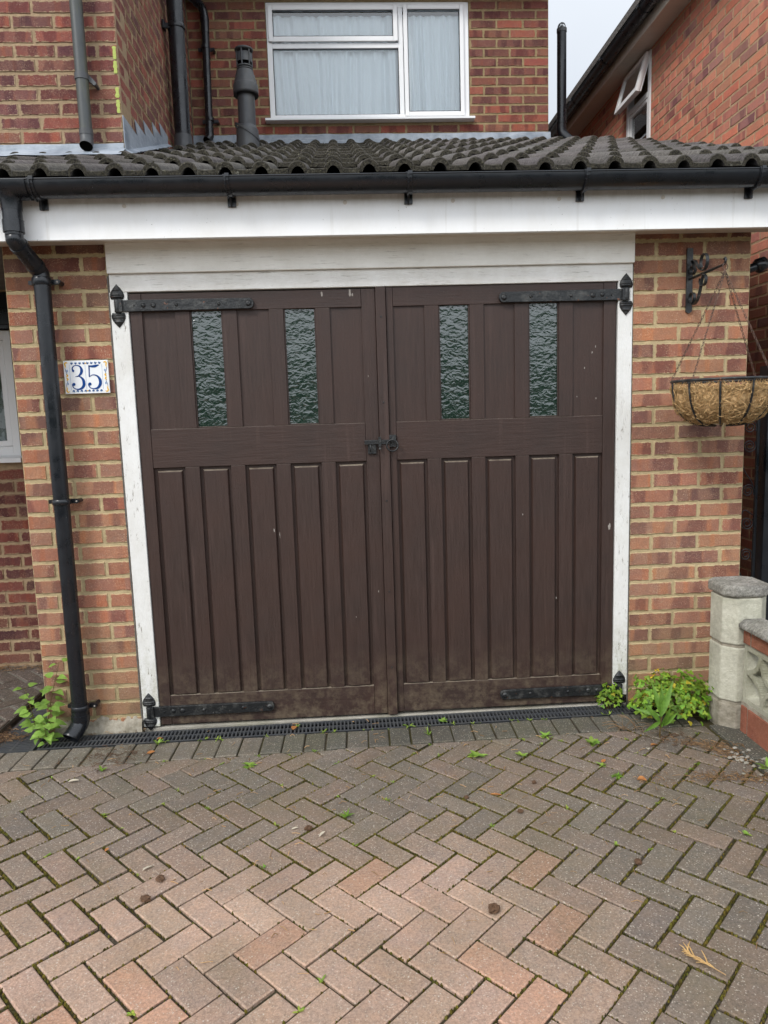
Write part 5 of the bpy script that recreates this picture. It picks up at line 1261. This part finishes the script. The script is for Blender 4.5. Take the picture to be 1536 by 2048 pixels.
# screen blocks .29 square
def screen_block(ya):
    S_ = .262; mb = MB(); cy_, cz_ = ya-S_/2, .140+S_/2; N = 44; h = S_/2
    def solid(u, v):
        u_, v_ = abs(u), abs(v); m_ = max(u_, v_)
        U_, V_ = u/.84, v/.82
        if max(abs(U_), abs(V_)) > 1: return True
        for (a, b, r0, r1) in ((1, 1, .78, .96), (-1, -1, .78, .96), (-1, 1, 1.0, 1.17), (1, -1, 1.0, 1.17)):   # struck arcs
            if r0 < sqrt((U_-a)**2+(V_-b)**2) < r1: return True
        return False
    cell = [[solid(-1+(i+.5)*2/N, -1+(j+.5)*2/N) for j in range(N)] for i in range(N)]
    xf, xb = WX0+.008, WX1-.008
    def P(i, j, x): return (x, cy_+(-1+i*2/N)*h, cz_+(-1+j*2/N)*h)
    for i in range(N):
        for j in range(N):
            if not cell[i][j]: continue
            mb.face([P(i, j, xf), P(i, j+1, xf), P(i+1, j+1, xf), P(i+1, j, xf)]); mb.face([P(i, j, xb), P(i+1, j, xb), P(i+1, j+1, xb), P(i, j+1, xb)])
            for di, dj, a, b in ((-1, 0, (i, j+1), (i, j)), (1, 0, (i+1, j), (i+1, j+1)), (0, -1, (i, j), (i+1, j)), (0, 1, (i+1, j+1), (i, j+1))):
                ii, jj = i+di, j+dj
                if 0 <= ii < N and 0 <= jj < N and cell[ii][jj]: continue
                mb.face([P(*a, xf), P(*b, xf), P(*b, xb), P(*a, xb)][::-1])
    o = gwb(mb, 'screen_block', 'screen'); w = o.modifiers.new('weld', 'WELD'); w.merge_threshold = 1e-5
    s = o.modifiers.new('smooth', 'SMOOTH'); s.iterations = 3; s.factor = .5; s.use_x = False
    for p in o.data.polygons: p.use_smooth = False
    return o
for k in range(6): screen_block(WY1-.006-.270*k)
y = WY1
while y > WY0:
    y2 = max(WY0, y-.60); mb = MB(); mb.prism([(2.690, .476), (2.826, .476), (2.826, .494), (2.80, .514), (2.716, .514), (2.690, .494)], 'y', y2+.003, y-.001); gwb(mb, 'coping', 'coping', .006); y = y2

# ------------------------------------------------------------------ plants
def leaf_quad(mb, p, d_, n, L, w, shape='oval', fold=.25, curl=.25, ca=None, rows=6):
    """leaf from p along d_, blade normal n"""
    d_ = Vector(d_).normalized(); n = Vector(n); s = d_.cross(n).normalized(); n = s.cross(d_).normalized()
    R_ = []
    for i in range(rows+1):
        t = i/rows
        if shape == 'oval': ww = sin(pi*t**.85)**.8
        elif shape == 'heart': ww = 1.05*(1-t**1.6)**.9*(.62+min(1, t/.22)*.38)
        elif shape == 'lance': ww = sin(pi*t**.7)**1.1*.9
        else: ww = 1-t
        if shape == 'heart' and i % 2: ww *= .9
        if i == 0 and shape != 'heart': ww = .06
        if i == rows: ww = .02
        c = Vector(p)+d_*L*t-n*(curl*L*t*t)
        e = n*fold*w*ww*.5
        R_.append([c-s*w*ww/2+e, c, c+s*w*ww/2+e])
    mb.grid(R_, True, ca=ca)
def randn(): return Vector((rnd(-1, 1), rnd(-1, 1), rnd(-1, 1)))

# nettle-like plant at the foot of the left downpipe
random.seed(21)
pn = thing('leafy_weed', 'tall weed with toothed heart shaped leaves left of the downpipe foot', 'plant', loc=(-.42, -.07, 0))
stems = MB(); lf = MB()
for (bx_, by_, tx, ty, H) in ((-.43, -.05, -.345, -.04, .36), (-.44, -.09, -.46, -.12, .22), (-.40, -.08, -.36, -.13, .19), (-.45, -.06, -.49, -.08, .26), (-.39, -.12, -.385, -.16, .12)):
    P_ = catmull([(bx_, by_, 0), (bx_*.6+tx*.4, by_*.6+ty*.4-.01, H*.45), (tx, ty, H)], 6); stems.tube(P_, [.0022-.0012*i/len(P_) for i in range(len(P_))], 5)
    n = int(H/.040)+1; a = rnd(0, 3)
    for k in range(1, n+1):
        p = P_[min(len(P_)-1, int((len(P_)-1)*k/n))]; a += 1.57+rnd(-.3, .3); sz = (.052 if 1 < k < n else .038)*rnd(.75, 1.2)
        for q in (0, pi):
            ang_ = a+q; dr_ = Vector((cos(ang_), sin(ang_)*.8-.15, rnd(-.15, .35))).normalized()
            p2 = p+dr_*.018; stems.tube([p, p2], .0009, 4); v = rnd(.75, 1.25)
            leaf_quad(lf, p2, dr_, Vector((0, -.45, 1))+randn()*.25, sz, sz*.85, 'heart', .2, rnd(.15, .5), (v*1.0, v, v*.9))
rel(stems.build('stem', MAT['stem'], pn), -.42, -.07, 0); rel(lf.build('foliage', MAT['leaf_light'], pn), -.42, -.07, 0)

# mounding yellow-flowered plant at right
def mound(name, label, cat, cx, cy, rx, ry, h, n, leafs, seed, flowers=(), mats=('leaf',), yc=None, lum=.45):
    random.seed(seed); t = thing(name, label, cat, loc=(cx, cy, 0)); L_ = MB(); S_ = MB()
    for k in range(n):
        a = rnd(0, 2*pi); r = sqrt(random.random()); e = sqrt(max(0, 1-r*r))
        lump = 1+lum*mnoise.noise((cos(a)*r*3.4+seed, sin(a)*r*3.4, 0))+(rnd(0, .25) if k % 6 == 0 else 0)
        x = cx+rx*r*cos(a)*lump; y = min(cy+ry*r*sin(a)*lump, -.008)
        ztop = h*(e**.7)*lump; z = ztop*(1-.6*random.random()**2.2)+.006
        nn = Vector((cos(a)*r*.8, sin(a)*r*.8-.35, .9))+randn()*.55
        if k % 9 == 0: S_.tube(catmull([(cx+(x-cx)*.3, min(cy+(y-cy)*.3, -.01), 0), (cx+(x-cx)*.7, cy+(y-cy)*.7, z*.7), (x, y, z)], 3), .0011, 4)
        v = rnd(.6, 1.5); cc_ = (v*rnd(.95, 1.5), v*1.05, v*rnd(.6, 1)) if random.random() > .07 else (v*2.6, v*1.1, v*.8)
        b0 = rnd(0, 2*pi)
        up_ = nn.normalized(); t1 = up_.cross(Vector((1, .2, .1))).normalized(); t2 = up_.cross(t1)
        for q in range(3):       # three rounded lobes
            d_ = t1*cos(b0+q*2.09)+t2*sin(b0+q*2.09); leaf_quad(L_, (x, y, z), d_+up_*.15, up_, leafs*rnd(.7, 1.2), leafs*rnd(.6, .9), 'oval', .15, .2, cc_, rows=5)
    rel(S_.build('stem', MAT['stem'], t), cx, cy, 0); rel(L_.build('foliage', MAT[mats[0]], t), cx, cy, 0)
    for (x, y, z) in flowers:
        F_ = MB()
        for q in range(7):
            d_ = Vector((rnd(-1, 1), rnd(-1, .2), rnd(-.2, 1))); p = Vector((x+rnd(-.006, .006), y, z+rnd(-.008, .008)))
            leaf_quad(F_, p, d_, randn(), .014, .007, 'oval', .4, .3, rows=3)
        F_.tube([(x, y, z-.002), (x-.004, y+.01, z-.05)], .0008, 4, mi=1)
        rel(F_.build('flower', [MAT['petal'], MAT['stem']], t), cx, cy, 0)
    return t
mound('flowering_plant', 'bushy green clump with small yellow flowers at the foot of the right pier', 'plant', 2.520, -.15, .215, .135, .165, 780, .0160, 31,
      [(2.435, -.11, .205), (2.418, -.12, .185), (2.405, -.24, .085), (2.53, -.26, .10), (2.53, -.255, .075)])
mound('small_weed', 'small green clover like tuft at the right hinge below the door', 'plant', 2.235, -.045, .055, .05, .105, 130, .012, 33)
# tall lance-leaved weed
random.seed(40)
tw = thing('lance_leaved_weed', 'upright weed with long pointed leaves in front of the yellow flowered clump', 'plant', loc=(2.34, -.375, 0))
S_ = MB(); L_ = MB(); S_.tube(catmull([(2.34, -.375, 0), (2.343, -.372, .05), (2.350, -.368, .10)], 4), [.003]*8+[.0015], 6)
for (a, el, L__, w) in ((.2, 1.2, .17, .030), (1.9, 1.25, .15, .028), (3.1, .95, .12, .026), (-1.1, 1.05, .12, .03), (.9, 1.35, .16, .026), (2.6, .15, .12, .022), (-.4, .75, .10, .026), (3.6, -.25, .10, .020), (4.6, .6, .08, .02)):
    d_ = Vector((cos(a)*cos(el), sin(a)*cos(el), sin(el))); v = rnd(.8, 1.3)
    leaf_quad(L_, Vector((2.345, -.371, .045+.055*random.random())), d_, Vector((rnd(-.3, .3), -1, .5)), L__, w, 'lance', .35, .15, (v, v, v), rows=8)
rel(S_.build('stem', MAT['stem'], tw), 2.34, -.375, 0); rel(L_.build('foliage', MAT['leaf'], tw), 2.34, -.375, 0)
# rosettes and tufts in the joints
def rosette(label, x, y, n, L, w, shape='oval', mat='leaf', el=(.1, .6), group='small weeds growing in the paving joints', seed=None):
    if seed is not None: random.seed(seed)
    mb = MB(); 
    for k in range(n):
        a = 2*pi*k/n+rnd(-.4, .4); e = rnd(*el); v = rnd(.7, 1.35)
        d_ = Vector((cos(a)*cos(e), sin(a)*cos(e), sin(e))); leaf_quad(mb, (rnd(-.004, .004), rnd(-.004, .004), .002), d_, Vector((0, 0, 1)), L*rnd(.6, 1.1), w*rnd(.7, 1.1), shape, .2, rnd(.1, .4), (v*rnd(.9, 1.2), v, v*.8), rows=5)
    o = mb.build('weed', MAT[mat]); o.location = (x, y, 0); return tag(o, label, 'weed', group)
ROS = [('round leaved weed on the paving left of the lance leaved weed', 2.03, -.40, 12, .040, .022, 'oval', 'leaf_light', (.2, 1.0)),
       ('bright broad leaved rosette centred below the middle of the right door leaf', 1.515, -.455, 9, .050, .020, 'oval', 'leaf_light', (.1, .5)),
       ('low leafy tuft in the first herringbone row below the left door leaf', .555, -.43, 14, .032, .014, 'oval', 'leaf_light', (.1, .7)),
       ('star shaped grassy rosette in front of the right door post', 2.03, -.69, 18, .034, .006, 'lance', 'leaf', (.05, .4)),
       ('small two leaved seedling on the soldier course below the right hinge', 1.85, -.305, 10, .036, .014, 'oval', 'leaf_light', (.1, .7)),
       ('pale sprig right of the broad leaved rosette', 1.70, -.475, 9, .030, .012, 'oval', 'leaf_light', (.2, .7)),
       ('little plant hanging over the drain grating by the centre of the right leaf', 1.42, -.10, 7, .034, .014, 'oval', 'leaf_light', (.3, 1.0)),
       ('spiky green sprig lying on the drain left of the ring latch line', 1.255, -.125, 6, .045, .010, 'lance', 'leaf_light', (.1, .5)),
       ('upright yellowish sprig on the soldier course beneath the drain sprig', 1.335, -.235, 9, .040, .009, 'lance', 'leaf_light', (.7, 1.3)),
       ('tiny green sprig at the left end of the drain below the bottom left hinge', .115, -.18, 8, .034, .010, 'oval', 'leaf_light', (.5, 1.2)),
       ('thin green seedling between blocks left of the driveway centre', -.06, -.41, 6, .030, .010, 'oval', 'leaf', (.6, 1.2)),
       ('feathery weed beside the brown cone in the middle of the driveway', .965, -.86, 12, .034, .008, 'lance', 'leaf', (.2, .8)),
       ('mossy green tuft at the left edge of the picture', -.66, -.53, 14, .05, .010, 'lance', 'leaf', (.3, 1.0)),
       ('small sprout in a joint below the fallen pale leaf', .695, -1.14, 6, .016, .006, 'oval', 'leaf', (.4, 1.0)),
       ('lime green tuft at the right edge of the picture near the low wall', 2.64, -.70, 20, .05, .014, 'oval', 'leaf_light', (.2, .9)),
       ('second small sprig of the right hand trail of weeds', 2.00, -.60, 7, .028, .010, 'oval', 'leaf_light', (.2, .8)),
       ('tiny weed where the drain meets the centre of the left leaf', .735, -.07, 6, .022, .006, 'lance', 'leaf_light', (.4, 1.0)),
       ('short green sprig on the right edge among the dark blocks', 2.31, -1.12, 8, .024, .010, 'oval', 'leaf_light', (.2, .8))]
for i, r_ in enumerate(ROS): rosette(*r_, seed=100+i)
# straw-coloured grass tuft beside the lance weed
mb = MB(); random.seed(61)
for k in range(20):
    a = rnd(0, 2*pi); e = rnd(.2, 1.1); L = rnd(.05, .15); d_ = Vector((cos(a)*cos(e)*1.2, sin(a)*cos(e), sin(e)))
    P_ = [Vector((rnd(-.03, .05), rnd(-.02, .02), 0))]; P_ += [P_[0]+d_*L*.5, P_[0]+d_*L+Vector((0, 0, -L*.35))]
    v = rnd(.7, 1.2); mb.tube(catmull(P_, 3), .0009, 3, cap=False, ca=(v, v, v))
o = mb.build('dry_grass_tuft', MAT['straw']); o.location = (2.24, -.28, .002); tag(o, 'straw coloured dead grass tuft between the hinge weed and the lance leaved weed', 'grass')
random.seed(640); mb = MB(); placed = 0
for P4 in joints:
    for e in range(4):
        p, q = P4[e], P4[(e+1) % 4]
        f = random.random(); x, y = p[0]+(q[0]-p[0])*f, p[1]+(q[1]-p[1])*f
        if not (-.7 < x < 2.6 and -2.0 < y < yfront(x)): continue
        dens = .10*sstep(-1.3, -.9, y)+.16*sstep(-.9, -.4, y)*sstep(.7, 1.4, x)+.02
        if random.random() > dens: continue
        n = random.randint(3, 8); L = rnd(.006, .018)
        for k in range(n):
            a = rnd(0, 6.28); el = rnd(.1, .9); v = rnd(.6, 1.3); leaf_quad(mb, (x+rnd(-.004, .004), y+rnd(-.004, .004), -.002), (cos(a)*cos(el), sin(a)*cos(el), sin(el)), Vector((0, 0, 1)), L*rnd(.6, 1.1), L*.35, 'oval', .2, .3, (v*rnd(.9, 1.5), v, v*.7), rows=3)
        placed += 1
for k in range(26):
    x = rnd(.0, 2.3); y = ydr(x)+rnd(-.02, .0); n = random.randint(3, 7); L = rnd(.008, .024)
    for q_ in range(n):
        a = rnd(0, 6.28); el = rnd(.1, 1.1); v = rnd(.7, 1.3); leaf_quad(mb, (x, y, .002), (cos(a)*cos(el), sin(a)*cos(el), sin(el)), Vector((0, 0, 1)), L, L*.3, 'lance', .2, .3, (v*1.2, v, v*.7), rows=3)
tag(mb.build('seedlings', MAT['leaf_light']), 'scattered tiny green seedlings sprouting in the paving joints', 'seedlings', kind='stuff')
# fallen leaves
def fallen(label, x, y, L, w, ang_, mat, seed, name='fallen_leaf', lift=.004):
    random.seed(seed); mb = MB(); d_ = Vector((cos(ang_), sin(ang_), .04)); leaf_quad(mb, -d_*L/2, d_, Vector((rnd(-.2, .2), rnd(-.2, .2), 1)), L, w, 'oval', rnd(.3, .8), rnd(-.25, .25), (1, 1, 1), rows=8)
    o = mb.build(name, MAT[mat]); o.location = (x, y, lift); return tag(o, label, 'leaf', 'dry leaves lying on the paving')
FL = [('curled orange leaf on the soldier course left of centre', .105, -.262, .036, .024, .3, 'dry'), ('orange leaf caught on the drain grate under the left leaf', .722, -.085, .036, .030, 1.2, 'dry'),
      ('yellowish oval leaf on the blocks at upper left', -.148, -.483, .045, .018, .1, 'dry_pale'), ('slender bleached leaf on the left of the driveway', .316, -1.094, .050, .016, .9, 'dry_pale'),
      ('white narrow leaf near the brown cone in mid driveway', .878, -.968, .034, .012, .95, 'dry_pale'), ('pale narrow leaf left of the white narrow leaf', .78, -.925, .026, .010, .2, 'dry_pale'),
      ('long tan leaf with curled edge right of centre', 1.531, -.772, .050, .012, -.1, 'dry'), ('orange rounded leaf in front of the star shaped rosette', 2.112, -.731, .036, .030, -.4, 'dry'),
      ('tan leaf just left of the lance leaved weed stem', 2.285, -.445, .034, .022, .2, 'dry'), ('small peach leaf below the tan leaf by the lance leaved weed', 2.245, -.475, .026, .014, 1.3, 'dry_pale'),
      ('tiny orange bark flake at left of the driveway', .146, -.985, .018, .012, 1.2, 'dry'), ('cream leaf on the debris by the low wall', 2.555, -.62, .034, .020, 1.4, 'dry_pale'),
      ('red leaf scrap in the right hand trail of weeds', 2.02, -.565, .024, .018, .6, 'dry'), ('brown crisp leaf against the left end of the drain', .11, -.12, .03, .02, .5, 'dry')]
for i, f_ in enumerate(FL): fallen(*f_, seed=300+i)
# brown cones
def cone(label, x, y, r, seed):
    random.seed(seed); mb = MB(); n, m_ = 14, 9; rows = []
    for j in range(m_):
        t = pi*(j+.5)/m_; rows.append([(r*sin(t)*cos(2*pi*i/n)*(1+.35*rnd(-1, 1)), r*.8*sin(t)*sin(2*pi*i/n)*(1+.35*rnd(-1, 1)), r*.55*(1-cos(t)*1)*(1+.2*rnd(-1, 1))) for i in range(n)])
    mb.grid(rows, False, True); mb.face(rows[-1])
    o = mb.build('pine_cone', MAT['cone']); o.location = (x, y, 0); o.rotation_euler.z = rnd(0, 3); tag(o, label, 'cone', 'brown cones dropped on the driveway')
for i, c_ in enumerate((('dark cone in the middle of the driveway beside the white leaf', .828, -.932, .014), ('brown cone left of centre below the bleached leaf', .372, -1.168, .015), ('flattened brown cone, lower of the left pair', .352, -1.262, .016),
                        ('largest dark cone at lower centre right', 1.389, -1.41, .019), ('small cone right of the long tan leaf', 1.592, -.901, .011), ('small cone between the tan leaf and the star rosette', 1.694, -.703, .010), ('reddish cone at right among the grey blocks', 1.891, -1.233, .013), ('black scrap left of the long tan leaf', 1.415, -.784, .010))):
    cone(*c_, seed=400+i)
# conifer twig
mb = MB(); random.seed(70); base = Vector((-.03, .05, .004)); tp = Vector((.035, -.045, .006))
mb.tube([base, tp], .0016, 5)
for k in range(14):
    f = rnd(0, .75); p = base+(tp-base)*f; a = rnd(-1, 1)*.8-2.3+(pi if f < .0 else 0); d_ = Vector((cos(a+1.3*(k % 2)), -sin(a)*.2+.8, 0)).normalized(); d_ = ((base-tp).normalized()+Vector((rnd(-.9, .9), rnd(-.5, .5), .1))).normalized()
    L = rnd(.02, .045); mb.tube([p, p+d_*L*.6+Vector((0, 0, .003)), p+d_*L], [.0022, .0018, .0008], 4, ca=(1.2, 1.2, 1))
o = mb.build('conifer_twig', MAT['tan']); o.location = (1.885, -1.665, .003); tag(o, 'tan branched conifer sprig lying at the lower right of the driveway', 'twig')
# needles, husks and soil gathered at right, in the left corner
def debris(name, label, regs, mat, n, seed):
    random.seed(seed); mb = MB()
    for (x0, y0, x1, y1, wd, k) in regs:
        for q in range(k):
            f = random.random(); x = x0+(x1-x0)*f+random.gauss(0, wd); y = y0+(y1-y0)*f+random.gauss(0, wd); a = rnd(0, pi); L = rnd(.008, .035); v = rnd(.5, 1.3)
            mb.tube([(x, y, .003+rnd(0, .006)), (x+L*cos(a)*.5, y+L*sin(a)*.5, .004+rnd(0, .009)), (x+L*cos(a), y+L*sin(a), .003+rnd(0, .004))], rnd(.0006, .0016), 3, cap=False, ca=(v, v*.95, v*.9))
    return tag(mb.build(name, MAT[mat]), label, 'debris', kind='stuff')
debris('needle_litter', 'tan needle litter collected between the driveway and the low wall', [(2.36, -.42, 2.62, -.52, .022, 150), (2.50, -.50, 2.60, -.66, .02, 120), (2.33, -.73, 2.66, -.80, .020, 220), (2.1, -.76, 2.3, -.74, .03, 40)], 'straw', 0, 500)
debris('leaf_litter', 'brown leaf litter along the foot of the far left house wall', [(-1.6, .98, -.8, .98, .03, 420), (-.64, .0, -.56, -.05, .03, 90), (-.45, -.03, .0, -.02, .012, 60)], 'straw', 0, 501)
debris('soil_crumbs', 'dark soil crumbs around the left corner of the drain', [(-.66, .02, -.64, -.10, .03, 200), (-.2, -.30, .05, -.28, .05, 120), (2.36, -.38, 2.4, -.40, .05, 90)], 'cone', 0, 502)
debris('scattered_litter', 'tiny husks and straw bits scattered over the paving', [(-.4, -.5, 2.5, -.6, .25, 150), (0, -1.2, 2.2, -1.1, .35, 90)], 'tan', 0, 503)
# pebbles by the right edge
mb = MB(); random.seed(77)
for k in range(46):
    x, y = 2.60+random.gauss(0, .05), -.64+random.gauss(0, .06); r = rnd(.004, .012); n, m_ = 8, 5; v = rnd(.6, 1.2)
    rows = [[(x+r*sin(pi*(j+.3)/m_)*cos(2*pi*i/n)*rnd(.85, 1.15), y+r*sin(pi*(j+.3)/m_)*sin(2*pi*i/n)*.8, .002+r*.45*(1-cos(pi*(j+.3)/m_))) for i in range(n)] for j in range(m_)]
    mb.grid(rows, True, True, ca=(v, v, v)); mb.face(rows[-1], ca=(v, v, v))
tag(mb.build('gravel', MAT['threshold']), 'loose pale gravel at the right edge of the driveway', 'gravel', kind='stuff')
# moss in the joints
random.seed(88); mb = MB()
def moss_density(x, y):
    d_ = .22 + .75*sstep(-.3, -.5, y)*(1-sstep(-1.0, -1.4, y))*sstep(.2, .8, x)*(1-sstep(1.7, 2.1, x))
    d_ += .75*(1-sstep(-.1, .35, x))*sstep(-.6, -.9, y) + .45*sstep(1.7, 2.0, x)*sstep(-.6, -1.0, y)
    return d_*(.35+1.3*max(0, mnoise.noise((x*2.2, y*2.2, 4))+.35))
cnt = 0
for P4 in joints:
    cx_, cy_ = sum(p[0] for p in P4)/4, sum(p[1] for p in P4)/4
    if not (-1.0 < cx_ < 2.7 and -2.2 < cy_): continue
    for e in range(4):
        p, q = P4[e], P4[(e+1) % 4]; L = sqrt((p[0]-q[0])**2+(p[1]-q[1])**2); n = int(L/.0042)
        for k in range(n):
            f = (k+random.random())/n; x, y = p[0]+(q[0]-p[0])*f, p[1]+(q[1]-p[1])*f
            if y > yfront(x)-.002 or random.random() > moss_density(x, y)*.8: continue
            x += random.gauss(0, .0018); y += random.gauss(0, .0018); r = rnd(.0016, .0050); v = rnd(.45, 1.45); c_ = (v*rnd(.85, 1.25), v, v*rnd(.6, 1.0)); z = -.0065
            A = [(x+r*cos(2*pi*i/5)*rnd(.7, 1.3), y+r*sin(2*pi*i/5)*rnd(.7, 1.3), z) for i in range(5)]; T = [(x+(a[0]-x)*.55, y+(a[1]-y)*.55, z+rnd(.003, .0085)) for a in A]
            mb.grid([A, T], False, True, ca=c_); mb.face(T, ca=c_); cnt += 1
print('moss', cnt)
tag(mb.build('moss', MAT['moss']), 'yellow green moss filling the paving joints', 'moss', kind='stuff')

# ------------------------------------------------------------------ garden hedge across the drive behind the viewer (mirrored in the door panes)
random.seed(3); mb = MB(); rows = []
hd = thing('hedge', 'dark green garden hedge across the front boundary opposite the garage', 'hedge', loc=(0, -11, 0))
nx, nz = 90, 14
for j in range(nz+1):
    t = j/nz; row = []
    for i in range(nx+1):
        x = -14+28*i/nx; hh = 2.9+.5*mnoise.noise((x*.3, 0, 0)); z = hh*t; y = .35*mnoise.noise((x*1.3, z*1.3, 1))+(.6*max(0, t-.85)/.15)*-1
        row.append((x, y, z))
    rows.append(row)
mb.grid(rows, True); mb.grid([[(p[0], -1.2-p[1]*.3, p[2]) for p in r_] for r_ in rows], True, flip=True)
for k in range(7000):
    i = random.randrange(nx); j = random.randrange(nz); p = Vector(rows[j][i])+Vector((rnd(0, .31), rnd(-.02, .10), rnd(0, .2))); v = rnd(.6, 1.5)
    leaf_quad(mb, p, randn(), randn(), .10, .06, 'oval', .2, .2, (v, v, v), rows=2)
mb.build('foliage', MAT['leaf_deep'], hd)
